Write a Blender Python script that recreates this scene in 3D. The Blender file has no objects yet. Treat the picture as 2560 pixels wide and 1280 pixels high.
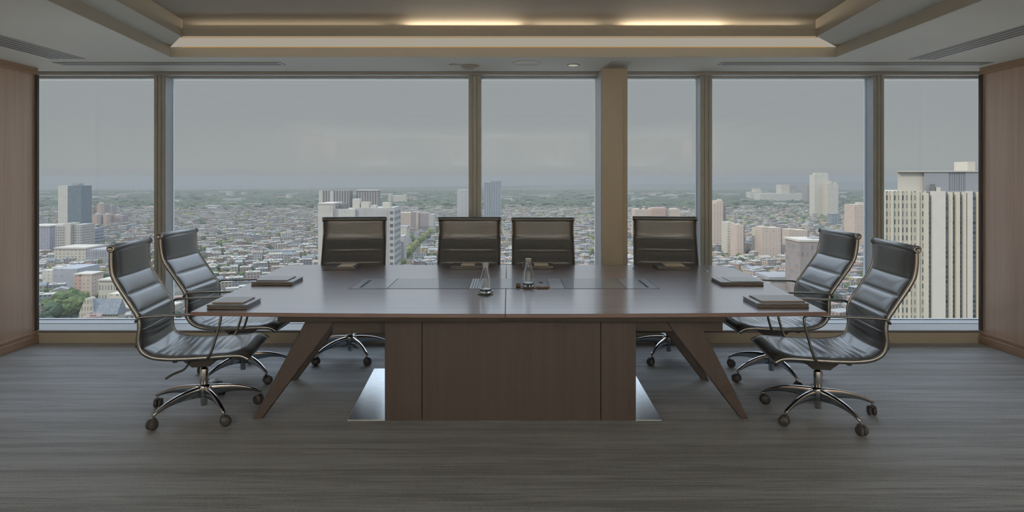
import bpy, bmesh, math, random
from mathutils import Vector, Matrix

# ---------------------------------------------------------------- camera, sky, sun, large lights, exposure
scene = bpy.context.scene
C = scene.collection
F, VX, VY, EYE = 1650.0, 1272.0, 445.0, 1.5      # focal length in pixels of a 2560 px wide frame, vanishing point, eye height

cam_data = bpy.data.cameras.new('camera')
cam_data.sensor_fit = 'HORIZONTAL'
cam_data.sensor_width = 36.0
cam_data.lens = 36.0 * F / 2560.0
cam_data.shift_x = (1280 - VX) / 2560.0
cam_data.shift_y = -(640 - VY) / 2560.0
cam_data.clip_start = 0.05
cam_data.clip_end = 60000
cam = bpy.data.objects.new('camera', cam_data)
cam.location = (0, 0, EYE)
cam.rotation_euler = (math.radians(90), 0, 0)
C.objects.link(cam)
scene.camera = cam

vs = scene.view_settings
vs.view_transform = 'Standard'
vs.look = 'None'
vs.exposure = 0.0
vs.gamma = 1.0
vs.use_curve_mapping = False
scene.cycles.use_denoising = True
try:
    scene.cycles.denoiser = 'OPENIMAGEDENOISE'
except Exception:
    pass
scene.cycles.max_bounces = 10
scene.cycles.diffuse_bounces = 5
scene.cycles.glossy_bounces = 5
scene.cycles.transmission_bounces = 8
scene.cycles.transparent_max_bounces = 12
scene.cycles.caustics_reflective = False
scene.cycles.caustics_refractive = False
scene.cycles.sample_clamp_indirect = 4.0

world = bpy.data.worlds.new('sky')
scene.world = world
world.use_nodes = True
wn = world.node_tree
wn.nodes.clear()
w_out = wn.nodes.new('ShaderNodeOutputWorld')
w_bg = wn.nodes.new('ShaderNodeBackground')
w_co = wn.nodes.new('ShaderNodeTexCoord')
w_sep = wn.nodes.new('ShaderNodeSeparateXYZ')
w_map = wn.nodes.new('ShaderNodeMapRange')
w_map.inputs['From Min'].default_value = -0.2
w_map.inputs['From Max'].default_value = 0.8
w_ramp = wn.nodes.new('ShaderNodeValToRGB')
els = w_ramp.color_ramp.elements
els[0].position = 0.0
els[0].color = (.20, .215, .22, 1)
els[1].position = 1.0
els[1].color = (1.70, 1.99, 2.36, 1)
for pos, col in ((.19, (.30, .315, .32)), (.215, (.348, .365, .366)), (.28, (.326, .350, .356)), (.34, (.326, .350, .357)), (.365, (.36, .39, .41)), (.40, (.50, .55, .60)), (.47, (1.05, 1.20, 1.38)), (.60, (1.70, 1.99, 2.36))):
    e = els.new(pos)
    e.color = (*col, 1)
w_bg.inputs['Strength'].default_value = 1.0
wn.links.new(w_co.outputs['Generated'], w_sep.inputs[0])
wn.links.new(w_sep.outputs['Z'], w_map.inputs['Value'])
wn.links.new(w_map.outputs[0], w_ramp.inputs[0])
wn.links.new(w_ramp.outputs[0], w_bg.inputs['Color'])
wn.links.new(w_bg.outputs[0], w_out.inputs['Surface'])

sun_data = bpy.data.lights.new('sun', 'SUN')
sun_data.energy = 2.8
sun_data.color = (1.0, .87, .69)
sun_data.angle = math.radians(1.0)
sun = bpy.data.objects.new('sun', sun_data)
sun.rotation_euler = Vector((.74, .42, -.52)).to_track_quat('-Z', 'Y').to_euler()
sun.location = (0, 0, 400)
C.objects.link(sun)


def area(name, loc, size, power, color, target, portal=False):
    d = bpy.data.lights.new(name, 'AREA')
    d.shape = 'RECTANGLE'
    d.size, d.size_y = size
    d.energy = power
    d.color = color
    if portal:
        d.cycles.is_portal = True
    o = bpy.data.objects.new(name, d)
    o.location = loc
    o.rotation_euler = (Vector(target) - Vector(loc)).to_track_quat('-Z', 'Y').to_euler()
    C.objects.link(o)
    return o


# sampling portal over the glazing (emits nothing itself)
area('glazing_portal', (0, 6.50, 1.29), (9.3, 2.35), 1.0, (1, 1, 1), (0, 0, 1.29), portal=True)
WARM = (1.0, .80, .56)
# warm light strips lying in the ceiling cove (far run, plus an added unseen near run overhead as fill)
for x, w, p in ((-1.75, 1.5, .7), (-.36, .9, 2.8), (.45, .5, .5), (1.30, .8, 2.8), (2.0, .6, .5)):
    area('cove_strip_light', (x, 5.27, 2.655), (w, .03), p, WARM, (x, 5.0, 2.715))
for x in (-1.5, 0, 1.5):
    area('cove_strip_light', (x, .85, 2.625), (1.4, .05), 3.0, WARM, (x, 1.1, 2.72))
# unseen ceiling spots added as fill, behind and beside the camera
FILL_DOWN = [(-3.0, -.6), (-1.0, -.6), (1.0, -.6), (3.0, -.6), (-3.0, -2.4), (-1.0, -2.4), (1.0, -2.4), (3.0, -2.4)]
for x, y in FILL_DOWN:
    d_ = bpy.data.lights.new('fill_downlight_lamp', 'SPOT')
    d_.energy = 130.0
    d_.color = (1.0, .92, .81)
    d_.spot_size = math.radians(105)
    d_.spot_blend = .6
    d_.shadow_soft_size = .05
    o_ = bpy.data.objects.new('fill_downlight_lamp', d_)
    o_.location = (x, y, 2.47)
    C.objects.link(o_)
FILL_SCONCE = 125.0

# ---------------------------------------------------------------- helpers
PI = math.pi
rnd = random.Random(7)


def S(v):
    """sRGB 0-255 triple to linear"""
    out = []
    for c in v:
        c = c / 255.0
        out.append(c / 12.92 if c <= .04045 else ((c + .055) / 1.055) ** 2.4)
    return out


def XZ(px, py, d):
    return (px - VX) * d / F, EYE - (py - VY) * d / F


class MB:
    def __init__(self):
        self.v, self.f, self.s, self.m = [], [], [], []

    def add(self, verts, faces, smooth=False, mi=0):
        n = len(self.v)
        self.v += [tuple(p) for p in verts]
        self.f += [tuple(i + n for i in q) for q in faces]
        self.s += [smooth] * len(faces)
        self.m += [mi] * len(faces)
        return self

    def box(self, x0, x1, y0, y1, z0, z1, mi=0):
        v = [(x, y, z) for z in (z0, z1) for y in (y0, y1) for x in (x0, x1)]
        return self.add(v, [(0, 2, 3, 1), (4, 5, 7, 6), (0, 1, 5, 4), (2, 6, 7, 3), (0, 4, 6, 2), (1, 3, 7, 5)], mi=mi)

    def obox(self, cx, cy, z0, sx, sy, sz, rz=0, mi=0):
        c, s = math.cos(rz), math.sin(rz)
        v = []
        for z in (z0, z0 + sz):
            for y in (-sy / 2, sy / 2):
                for x in (-sx / 2, sx / 2):
                    v.append((cx + x * c - y * s, cy + x * s + y * c, z))
        return self.add(v, [(0, 2, 3, 1), (4, 5, 7, 6), (0, 1, 5, 4), (2, 6, 7, 3), (0, 4, 6, 2), (1, 3, 7, 5)], mi=mi)

    def prism(self, poly, axis, a, b, mi=0, smooth=False):
        """polygon in the two other axes, extruded along axis from a to b"""
        def at(p, t):
            if axis == 'z':
                return (p[0], p[1], t)
            if axis == 'y':
                return (p[0], t, p[1])
            return (t, p[0], p[1])
        n = len(poly)
        v = [at(p, a) for p in poly] + [at(p, b) for p in poly]
        f = [tuple(range(n))[::-1], tuple(range(n, 2 * n))]
        self.add(v, f, mi=mi)
        k = len(self.v) - 2 * n
        for i in range(n):
            j = (i + 1) % n
            self.f.append((k + i, k + j, k + n + j, k + n + i))
            self.s.append(smooth)
            self.m.append(mi)
        return self

    def lathe(self, prof, c=(0, 0, 0), segs=24, axis='z', mi=0):
        v, f = [], []
        for r, t in prof:
            for k in range(segs):
                a = 2 * PI * k / segs
                p, q = r * math.cos(a), r * math.sin(a)
                if axis == 'z':
                    v.append((c[0] + p, c[1] + q, c[2] + t))
                elif axis == 'y':
                    v.append((c[0] + q, c[1] + t, c[2] + p))
                else:
                    v.append((c[0] + t, c[1] + p, c[2] + q))
        n = len(prof)
        for i in range(n - 1):
            for k in range(segs):
                l = (k + 1) % segs
                f.append((i * segs + k, i * segs + l, (i + 1) * segs + l, (i + 1) * segs + k))
        f.append(tuple(range(segs))[::-1])
        f.append(tuple(range((n - 1) * segs, n * segs)))
        return self.add(v, f, True, mi)

    def tube(self, pts, ra, rb=None, segs=10, up=None, mi=0):
        """tube along pts; ra across (binormal), rb along the local up"""
        rb = ra if rb is None else rb
        P = [Vector(p) for p in pts]
        n = len(P)
        v, f = [], []
        for i in range(n):
            t = (P[min(i + 1, n - 1)] - P[max(i - 1, 0)]).normalized()
            if up is not None:
                b = Vector(up)
                b = (b - t * b.dot(t)).normalized()
            else:
                h = Vector((0, 0, 1)) if abs(t.z) < .9 else Vector((1, 0, 0))
                b = t.cross(h).normalized()
            nn = b.cross(t).normalized()
            for k in range(segs):
                a = 2 * PI * k / segs
                v.append(P[i] + b * (ra * math.cos(a)) + nn * (rb * math.sin(a)))
        for i in range(n - 1):
            for k in range(segs):
                l = (k + 1) % segs
                f.append((i * segs + k, i * segs + l, (i + 1) * segs + l, (i + 1) * segs + k))
        f.append(tuple(range(segs))[::-1])
        f.append(tuple(range((n - 1) * segs, n * segs)))
        return self.add(v, f, True, mi)

    def build(self, name, mats, parent=None, origin=None, bevel=0, segs=2, flip=False):
        if not isinstance(mats, (list, tuple)):
            mats = [mats]
        if origin is None:
            if parent is None:
                xs, ys, zs = zip(*self.v)
                origin = ((min(xs) + max(xs)) / 2, (min(ys) + max(ys)) / 2, min(zs))
            else:
                origin = tuple(parent.get('_o', (0, 0, 0)))
        ox, oy, oz = origin
        me = bpy.data.meshes.new(name)
        me.from_pydata([(x - ox, y - oy, z - oz) for x, y, z in self.v], [], self.f)
        me.polygons.foreach_set('use_smooth', self.s)
        me.polygons.foreach_set('material_index', self.m)
        for m in mats:
            me.materials.append(m)
        bm = bmesh.new()
        bm.from_mesh(me)
        bmesh.ops.recalc_face_normals(bm, faces=bm.faces)
        if bevel:
            ed = [e for e in bm.edges if len(e.link_faces) == 2 and e.calc_face_angle(0) > .5]
            bmesh.ops.bevel(bm, geom=ed, offset=bevel, segments=segs, affect='EDGES', profile=.5, clamp_overlap=True)
        bm.to_mesh(me)
        bm.free()
        me.update()
        o = bpy.data.objects.new(name, me)
        C.objects.link(o)
        if parent is None:
            o.location = origin
            o['_o'] = origin
        else:
            o.parent = parent
            po = tuple(parent.get('_o', (0, 0, 0)))
            o.location = (ox - po[0], oy - po[1], oz - po[2])
            o['_o'] = origin
        return o


def tag(o, label, cat=None, group=None, kind=None):
    o['label'] = label
    if cat:
        o['category'] = cat
    if group:
        o['group'] = group
    if kind:
        o['kind'] = kind
    return o


def thing(name, label, cat, loc=(0, 0, 0), rz=0, group=None, local=False, kind=None):
    o = bpy.data.objects.new(name, None)
    o.empty_display_size = .1
    o.location = loc
    o.rotation_euler = (0, 0, rz)
    C.objects.link(o)
    o['_o'] = (0, 0, 0) if local else tuple(loc)
    return tag(o, label, cat, group, kind)


def spline(pts, n=8):
    """Catmull-Rom through pts"""
    P = [Vector(p) for p in pts]
    P = [P[0] * 2 - P[1]] + P + [P[-1] * 2 - P[-2]]
    out = []
    for i in range(1, len(P) - 2):
        a, b, c, d = P[i - 1:i + 3]
        for k in range(n):
            t = k / n
            out.append(.5 * ((2 * b) + (c - a) * t + (2 * a - 5 * b + 4 * c - d) * t * t + (3 * b - a - 3 * c + d) * t ** 3))
    out.append(P[-2])
    return out


# ---------------------------------------------------------------- materials
def new_mat(name):
    m = bpy.data.materials.new(name)
    m.use_nodes = True
    nt = m.node_tree
    b = nt.nodes['Principled BSDF']
    return m, nt, b


def N(nt, kind, **kw):
    n = nt.nodes.new('ShaderNode' + kind)
    for k, v in kw.items():
        if k.startswith('_'):
            setattr(n, k[1:], v)
        else:
            n.inputs[k.replace('__', ' ')].default_value = v
    return n


def plain(name, col, rough=.5, metal=0.0, noise=.06, scale=30.0, coat=0.0, spec=.5, bump=0.0, bscale=200.0):
    m, nt, b = new_mat(name)
    b.inputs['Roughness'].default_value = rough
    b.inputs['Metallic'].default_value = metal
    b.inputs['Coat Weight'].default_value = coat
    b.inputs['Coat Roughness'].default_value = .08
    b.inputs['Specular IOR Level'].default_value = spec
    tc = N(nt, 'TexCoord')
    nz = N(nt, 'TexNoise', Scale=scale, Detail=3.0)
    r = N(nt, 'ValToRGB')
    lo = [c * (1 - noise) for c in col]
    hi = [min(1, c * (1 + noise)) for c in col]
    r.color_ramp.elements[0].position = .3
    r.color_ramp.elements[0].color = (*lo, 1)
    r.color_ramp.elements[1].position = .7
    r.color_ramp.elements[1].color = (*hi, 1)
    nt.links.new(tc.outputs['Object'], nz.inputs['Vector'])
    nt.links.new(nz.outputs['Fac'], r.inputs[0])
    nt.links.new(r.outputs[0], b.inputs['Base Color'])
    if bump:
        n2 = N(nt, 'TexNoise', Scale=bscale, Detail=4.0)
        bp = N(nt, 'Bump', Strength=bump, Distance=.002)
        nt.links.new(tc.outputs['Object'], n2.inputs['Vector'])
        nt.links.new(n2.outputs['Fac'], bp.inputs['Height'])
        nt.links.new(bp.outputs[0], b.inputs['Normal'])
    return m


def wood(name, dark, light, stretch, rough=.35, coat=.3, coat_rough=.15, spec=.5):
    """straight-grained veneer; stretch is the mapping scale (small along the grain)"""
    m, nt, b = new_mat(name)
    tc = N(nt, 'TexCoord')
    mp = N(nt, 'Mapping')
    mp.inputs['Scale'].default_value = stretch
    n1 = N(nt, 'TexNoise', Scale=1.0, Detail=6.0, Roughness=.62, Distortion=.35)
    n2 = N(nt, 'TexNoise', Scale=5.0, Detail=3.0, Roughness=.6)
    mx = N(nt, 'Math', _operation='MULTIPLY_ADD')
    mx.inputs[1].default_value = .35
    r = N(nt, 'ValToRGB')
    r.color_ramp.elements[0].position = .40
    r.color_ramp.elements[0].color = (*dark, 1)
    r.color_ramp.elements[1].position = .88
    r.color_ramp.elements[1].color = (*light, 1)
    nt.links.new(tc.outputs['Object'], mp.inputs['Vector'])
    nt.links.new(mp.outputs[0], n1.inputs['Vector'])
    nt.links.new(mp.outputs[0], n2.inputs['Vector'])
    nt.links.new(n2.outputs['Fac'], mx.inputs[0])
    nt.links.new(n1.outputs['Fac'], mx.inputs[2])
    nt.links.new(mx.outputs[0], r.inputs[0])
    nt.links.new(r.outputs[0], b.inputs['Base Color'])
    b.inputs['Roughness'].default_value = rough
    b.inputs['Coat Weight'].default_value = coat
    b.inputs['Coat IOR'].default_value = 1.5 if coat < 1 else 1.62
    b.inputs['Coat Roughness'].default_value = coat_rough
    b.inputs['Specular IOR Level'].default_value = spec
    return m


def glow(name, col, strength):
    m, nt, b = new_mat(name)
    nt.nodes.remove(b)
    e = N(nt, 'Emission', Strength=strength)
    tc = N(nt, 'TexCoord')
    nz = N(nt, 'TexNoise', Scale=.9, Detail=1.0)
    r = N(nt, 'ValToRGB')
    r.color_ramp.elements[0].position = .3
    r.color_ramp.elements[0].color = (col[0], col[1] * .97, col[2] * .92, 1)
    r.color_ramp.elements[1].position = .7
    r.color_ramp.elements[1].color = (*col, 1)
    nt.links.new(tc.outputs['Object'], nz.inputs['Vector'])
    nt.links.new(nz.outputs['Fac'], r.inputs[0])
    nt.links.new(r.outputs[0], e.inputs['Color'])
    nt.links.new(e.outputs[0], nt.nodes['Material Output'].inputs['Surface'])
    return m


def pane_glass(name):
    m, nt, b = new_mat(name)
    nt.nodes.remove(b)
    tr = N(nt, 'BsdfTransparent')
    tr.inputs['Color'].default_value = (.985, .992, .99, 1)
    gl = N(nt, 'BsdfGlossy', Roughness=.0)
    fr = N(nt, 'Fresnel', IOR=1.30)
    mx = N(nt, 'MixShader')
    nt.links.new(fr.outputs[0], mx.inputs[0])
    nt.links.new(tr.outputs[0], mx.inputs[1])
    nt.links.new(gl.outputs[0], mx.inputs[2])
    nt.links.new(mx.outputs[0], nt.nodes['Material Output'].inputs['Surface'])
    return m


def clear_glass(name, tint):
    m, nt, b = new_mat(name)
    b.inputs['Base Color'].default_value = (*tint, 1)
    b.inputs['Transmission Weight'].default_value = 1.0
    b.inputs['Roughness'].default_value = .02
    b.inputs['IOR'].default_value = 1.45
    return m


def carpet(name):
    m, nt, b = new_mat(name)
    tc = N(nt, 'TexCoord')
    cols = []
    mp1 = N(nt, 'Mapping')
    mp1.inputs['Scale'].default_value = (.35, 9.0, 1)
    n1 = N(nt, 'TexNoise', Scale=1.0, Detail=4.0, Roughness=.65)
    mp2 = N(nt, 'Mapping')
    mp2.inputs['Scale'].default_value = (2.2, 62.0, 1)
    n2 = N(nt, 'TexNoise', Scale=1.0, Detail=3.0, Roughness=.7, Distortion=.3)
    mp3 = N(nt, 'Mapping')
    mp3.inputs['Scale'].default_value = (60.0, 160.0, 1)
    n3 = N(nt, 'TexNoise', Scale=1.0, Detail=2.0)
    for mp, n in ((mp1, n1), (mp2, n2), (mp3, n3)):
        nt.links.new(tc.outputs['Object'], mp.inputs['Vector'])
        nt.links.new(mp.outputs[0], n.inputs['Vector'])
    a1 = N(nt, 'Math', _operation='MULTIPLY_ADD')
    a1.inputs[1].default_value = .75
    a2 = N(nt, 'Math', _operation='MULTIPLY_ADD')
    a2.inputs[1].default_value = .35
    nt.links.new(n2.outputs['Fac'], a1.inputs[0])
    nt.links.new(n1.outputs['Fac'], a1.inputs[2])
    nt.links.new(n3.outputs['Fac'], a2.inputs[0])
    nt.links.new(a1.outputs[0], a2.inputs[2])
    r = N(nt, 'ValToRGB')
    r.color_ramp.elements[0].position = .755
    r.color_ramp.elements[0].color = (.092, .118, .140, 1)
    r.color_ramp.elements[1].position = .975
    r.color_ramp.elements[1].color = (.315, .37, .42, 1)
    sc = N(nt, 'Math', _operation='MULTIPLY')
    sc.inputs[1].default_value = .82
    nt.links.new(a2.outputs[0], sc.inputs[0])
    nt.links.new(sc.outputs[0], r.inputs[0])
    nt.links.new(r.outputs[0], b.inputs['Base Color'])
    b.inputs['Roughness'].default_value = .62
    b.inputs['Specular IOR Level'].default_value = .42
    b.inputs['Sheen Weight'].default_value = .5
    b.inputs['Sheen Roughness'].default_value = .45
    bp = N(nt, 'Bump', Strength=.35, Distance=.004)
    nt.links.new(a2.outputs[0], bp.inputs['Height'])
    nt.links.new(bp.outputs[0], b.inputs['Normal'])
    return m


def facade(name, wall, win, bay=3.0, floor=3.3, fw=.5, fh=.55, rough=.7, var=.25):
    """a wall with a regular grid of window openings, laid out in metres on the block's own sides"""
    wall, win = [c * CITY for c in wall], [c * CITY for c in win]
    m, nt, b = new_mat(name)
    tc = N(nt, 'TexCoord')
    sp = N(nt, 'SeparateXYZ')
    nt.links.new(tc.outputs['Object'], sp.inputs[0])
    ge = N(nt, 'NewGeometry')
    vt = N(nt, 'VectorTransform', _vector_type='NORMAL', _convert_from='WORLD', _convert_to='OBJECT')
    nt.links.new(ge.outputs['Normal'], vt.inputs[0])
    sn = N(nt, 'SeparateXYZ')
    nt.links.new(vt.outputs[0], sn.inputs[0])

    def M(op, a, c=None):
        n = N(nt, 'Math', _operation=op)
        for i, t in enumerate((a, c)):
            if t is None:
                continue
            if isinstance(t, (int, float)):
                n.inputs[i].default_value = t
            else:
                nt.links.new(t, n.inputs[i])
        return n.outputs[0]
    ax = M('GREATER_THAN', M('ABSOLUTE', sn.outputs['X']), .6)
    up = M('GREATER_THAN', M('ABSOLUTE', sn.outputs['Z']), .6)
    u = M('ADD', M('MULTIPLY', sp.outputs['X'], M('SUBTRACT', 1.0, ax)), M('MULTIPLY', sp.outputs['Y'], ax))
    us, vs_ = M('DIVIDE', u, bay), M('DIVIDE', sp.outputs['Z'], floor)
    fu, fv = M('FRACT', us), M('FRACT', vs_)
    inu = M('LESS_THAN', M('ABSOLUTE', M('SUBTRACT', fu, .5)), fw / 2)
    inv = M('LESS_THAN', M('ABSOLUTE', M('SUBTRACT', fv, .5)), fh / 2)
    mask = M('MULTIPLY', M('MULTIPLY', inu, inv), M('SUBTRACT', 1.0, up))
    cell = N(nt, 'CombineXYZ')
    nt.links.new(M('FLOOR', us), cell.inputs[0])
    nt.links.new(M('FLOOR', vs_), cell.inputs[1])
    wn_ = N(nt, 'TexWhiteNoise', _noise_dimensions='3D')
    nt.links.new(cell.outputs[0], wn_.inputs['Vector'])
    wr = N(nt, 'ValToRGB')
    wr.color_ramp.elements[0].color = (*[c * (1 - var) for c in win], 1)
    wr.color_ramp.elements[1].color = (*[min(1, c * (1 + var)) for c in win], 1)
    nt.links.new(wn_.outputs['Value'], wr.inputs[0])
    nz = N(nt, 'TexNoise', Scale=.12, Detail=4.0)
    nt.links.new(tc.outputs['Object'], nz.inputs['Vector'])
    cr = N(nt, 'ValToRGB')
    cr.color_ramp.elements[0].position = .3
    cr.color_ramp.elements[0].color = (*[c * .9 for c in wall], 1)
    cr.color_ramp.elements[1].position = .7
    cr.color_ramp.elements[1].color = (*wall, 1)
    nt.links.new(nz.outputs['Fac'], cr.inputs[0])
    mx = N(nt, 'Mix', _data_type='RGBA')
    nt.links.new(mask, mx.inputs['Factor'])
    nt.links.new(cr.outputs[0], mx.inputs[6])
    nt.links.new(wr.outputs[0], mx.inputs[7])
    nt.links.new(mx.outputs[2], b.inputs['Base Color'])
    b.inputs['Roughness'].default_value = rough
    b.inputs['Specular IOR Level'].default_value = .2
    return m


CITY = .71


def mottled(name, c1, c2, scale, rough=.9, c3=None):
    c1, c2, c3 = [c * CITY for c in c1], [c * CITY for c in c2], ([c * CITY for c in c3] if c3 else None)
    m, nt, b = new_mat(name)
    tc = N(nt, 'TexCoord')
    nz = N(nt, 'TexNoise', Scale=scale, Detail=5.0, Roughness=.65)
    r = N(nt, 'ValToRGB')
    r.color_ramp.elements[0].position = .35
    r.color_ramp.elements[0].color = (*c1, 1)
    r.color_ramp.elements[1].position = .65
    r.color_ramp.elements[1].color = (*c2, 1)
    if c3:
        e = r.color_ramp.elements.new(.5)
        e.color = (*c3, 1)
    nt.links.new(tc.outputs['Object'], nz.inputs['Vector'])
    nt.links.new(nz.outputs['Fac'], r.inputs[0])
    nt.links.new(r.outputs[0], b.inputs['Base Color'])
    b.inputs['Roughness'].default_value = rough
    b.inputs['Specular IOR Level'].default_value = .1
    return m


M_carpet = carpet('striped_carpet')
M_wallwood = wood('wall_veneer', (.57, .395, .295), (.75, .56, .435), (14, 14, .35), rough=.30, coat=.6, coat_rough=.28)
M_trimwood = wood('trim_veneer', (.32, .21, .135), (.50, .34, .235), (14, .35, 14), rough=.40, coat=.2, coat_rough=.25)
M_tabletop = wood('table_top_veneer', (.115, .058, .044), (.19, .10, .074), (.45, 16, 16), rough=.36, coat=1.0, coat_rough=.17, spec=.7)
M_tablewood = wood('table_base_veneer', (.060, .048, .043), (.085, .066, .059), (16, 16, .5), rough=.55, coat=.15, coat_rough=.35)
M_apron = plain('table_apron_stain', (.07, .062, .053), .6)
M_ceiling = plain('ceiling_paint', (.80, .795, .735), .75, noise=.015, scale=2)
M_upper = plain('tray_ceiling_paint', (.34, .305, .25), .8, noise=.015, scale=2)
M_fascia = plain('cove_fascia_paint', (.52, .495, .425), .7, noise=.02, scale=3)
M_backwall = plain('back_wall_paint', (.62, .58, .52), .8, noise=.02, scale=3)
M_apronwall = plain('sill_wall_paint', (.72, .66, .54), .7, noise=.05, scale=3)
M_sill = plain('sill_stone', (.60, .65, .70), .35, noise=.05, scale=60)
M_mullion = plain('olive_mullion_metal', (.50, .51, .465), .5, metal=.1, noise=.05, scale=12)
M_reveal = plain('pale_aluminium', (.62, .68, .74), .35, metal=.2, noise=.03, scale=12)
M_head = plain('window_head_metal', (.52, .53, .51), .5, metal=.1, noise=.04, scale=10)
M_gap = plain('shadow_gap_black', (.03, .03, .03), .8)
M_column = plain('column_paint', (.66, .60, .485), .6, noise=.03, scale=4)
M_pane = pane_glass('window_glass')
M_leather = plain('black_leather', (.092, .100, .107), .34, noise=.12, scale=60, bump=.12, bscale=420, spec=.9, coat=.35)
M_rail = plain('rail_aluminium', (.36, .355, .335), .24, metal=1.0, noise=.05, scale=20)
M_chrome = plain('polished_aluminium', (.70, .71, .71), .12, metal=1.0, noise=.04, scale=20)
M_darkmetal = plain('dark_metal', (.06, .06, .06), .45, metal=.5)
M_rubber = plain('black_nylon', (.055, .055, .057), .45)
M_steel = plain('brushed_steel', (.80, .84, .87), .27, metal=.9, noise=.05, scale=15)
M_inlay = plain('inlay_flap_laminate', (.22, .22, .23), .34, noise=.06, scale=10, coat=.8)
M_inlayend = plain('inlay_end_metal', (.34, .36, .38), .28, metal=.3, noise=.05, scale=10, coat=.5)
M_groove = plain('inlay_groove', (.04, .035, .03), .7)
M_folio = plain('folio_leather', (.055, .055, .055), .34, noise=.15, scale=80, bump=.05, bscale=500, coat=.8, spec=.8)
M_pad = plain('grey_notepad', (.24, .25, .27), .32, noise=.05, coat=.8)
M_tan = plain('tan_card', (.90, .76, .54), .6, noise=.05)
M_brown = plain('brown_card', (.29, .24, .21), .4, noise=.06, coat=.6)
M_glass = clear_glass('bottle_glass', (.97, 1.0, 1.0))
M_cap = plain('bottle_cap', (.66, .70, .70), .25, metal=0)
M_coaster = plain('coaster_leather', (.07, .06, .045), .6)
M_wood2 = plain('tray_wood_edge', (.20, .14, .085), .5, noise=.2, scale=20)
M_paper = plain('white_paper', (.62, .64, .68), .6, noise=.02)
M_lum = glow('luminous_cove', (.375, .340, .285), 1.0)
M_amber = glow('amber_light_edge', (.34, .20, .06), 1.0)
M_white = plain('white_plastic', (.58, .57, .52), .5, noise=.03)
M_lamp = glow('lamp_lens', (.45, .44, .36), 1.0)
M_slot = plain('diffuser_slot', (.20, .195, .185), .7)
M_diff = plain('diffuser_frame', (.42, .42, .40), .5, metal=.1, noise=.03)

# ---------------------------------------------------------------- the room
CZ = 2.5


def struct(o, label, cat):
    return tag(o, label, cat, kind='structure')


struct(MB().box(-4.6, 4.6, -3.6, 6.5, -.2, 0).build('floor', M_carpet, origin=(0, 0, 0)),
       'dark grey blue carpet with fine horizontal streaks under the table', 'floor')
b = MB().box(-4.45, -4.30, -3.5, 6.0, 0, CZ + .02).box(-4.85, -4.45, 5.90, 6.0, 0, CZ + .02).box(-4.85, -4.72, 6.0, 6.5, -.2, CZ + .1)
wl = struct(b.build('wall_left', M_wallwood, origin=(-4.3, 2, 0)), 'reddish veneered side wall beside the window with the white-topped tower', 'wall')
MB().box(-4.30, -4.285, -3.5, 6.0, 2.437, CZ).box(-4.285, -4.278, -3.5, 6.0, 2.47, CZ).build('crown_moulding', M_trimwood, wl)
MB().box(-4.30, -4.278, 5.985, 6.012, .115, 2.437).build('edge_strip', M_apron, wl)
b = MB().box(4.30, 4.45, -3.5, 5.95, 0, CZ + .02).box(4.45, 4.85, 5.90, 6.0, 0, CZ + .02).box(4.72, 4.85, 6.0, 6.5, -.2, CZ + .1)
b.box(4.30, 4.46, 5.95, 6.0, 0, CZ + .02)
wr = struct(b.build('wall_right', M_wallwood, origin=(4.3, 2, 0)), 'veneered side wall next to the big cream office tower', 'wall')
MB().box(4.285, 4.30, -3.5, 6.0, 2.437, CZ).box(4.278, 4.285, -3.5, 6.0, 2.47, CZ).build('crown_moulding', M_trimwood, wr)
MB().box(4.278, 4.30, 5.985, 6.012, .115, 2.437).build('edge_strip', M_apron, wr)
for s, nm, tx in ((-1, 'baseboard_left', 'two-step wooden baseboard at the foot of the wall by the white-topped tower'),
                  (1, 'baseboard_right', 'two-step wooden baseboard at the foot of the wall by the cream tower')):
    b = MB()
    x = sorted((4.30 * s, 4.268 * s))
    b.box(x[0], x[1], -3.5, 5.998, 0, .075)
    x = sorted((4.30 * s, 4.280 * s))
    b.box(x[0], x[1], -3.5, 5.998, .075, .108)
    struct(b.build(nm, M_trimwood, bevel=.004), tx, 'baseboard')
struct(MB().box(-4.6, 4.6, -3.65, -3.5, 0, CZ + .02).build('wall_back', M_backwall, origin=(0, -3.5, 0)), 'plain pale wall behind the viewer', 'wall')

# ceiling: flat level with the tray opening, soffit ring, upstand lip, upper level
AFL, AFR, ANR, ANL = (-2.80, 5.46), (2.71, 5.46), (2.59, .50), (-2.23, .50)
BFL, BFR, BNR, BNL = (-2.534, 5.086), (2.386, 5.086), (2.02, .875), (-2.08, .875)
b = MB()
z0, z1 = CZ, 2.585
b.prism([(-4.85, 5.46), (4.85, 5.46), (4.85, 6.18), (-4.85, 6.18)], 'z', z0, z1)
b.prism([(-4.85, -3.65), (4.85, -3.65), (4.85, .5), (-4.85, .5)], 'z', z0, z1)
b.prism([(-4.85, .5), ANL, AFL, (-4.85, 5.46)], 'z', z0, z1)
b.prism([ANR, (4.85, .5), (4.85, 5.46), AFR], 'z', z0, z1)
b.box(-4.85, 4.85, 6.18, 6.55, z1 - .03, z1)
ceil = struct(b.build('ceiling', M_ceiling, origin=(0, 2, CZ)), 'grey white plaster ceiling around the raised tray', 'ceiling')
b = MB()
b.prism([ANL, BNL, BFL, AFL], 'z', 2.585, 2.60)
b.prism([BNR, ANR, AFR, BFR], 'z', 2.585, 2.60)


def wallstrip(b, p, q, t, za, zb):
    d = Vector((q[0] - p[0], q[1] - p[1])).normalized()
    n = Vector((d.y, -d.x)) * t
    b.prism([p, q, (q[0] + n.x, q[1] + n.y), (p[0] + n.x, p[1] + n.y)], 'z', za, zb)


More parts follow.
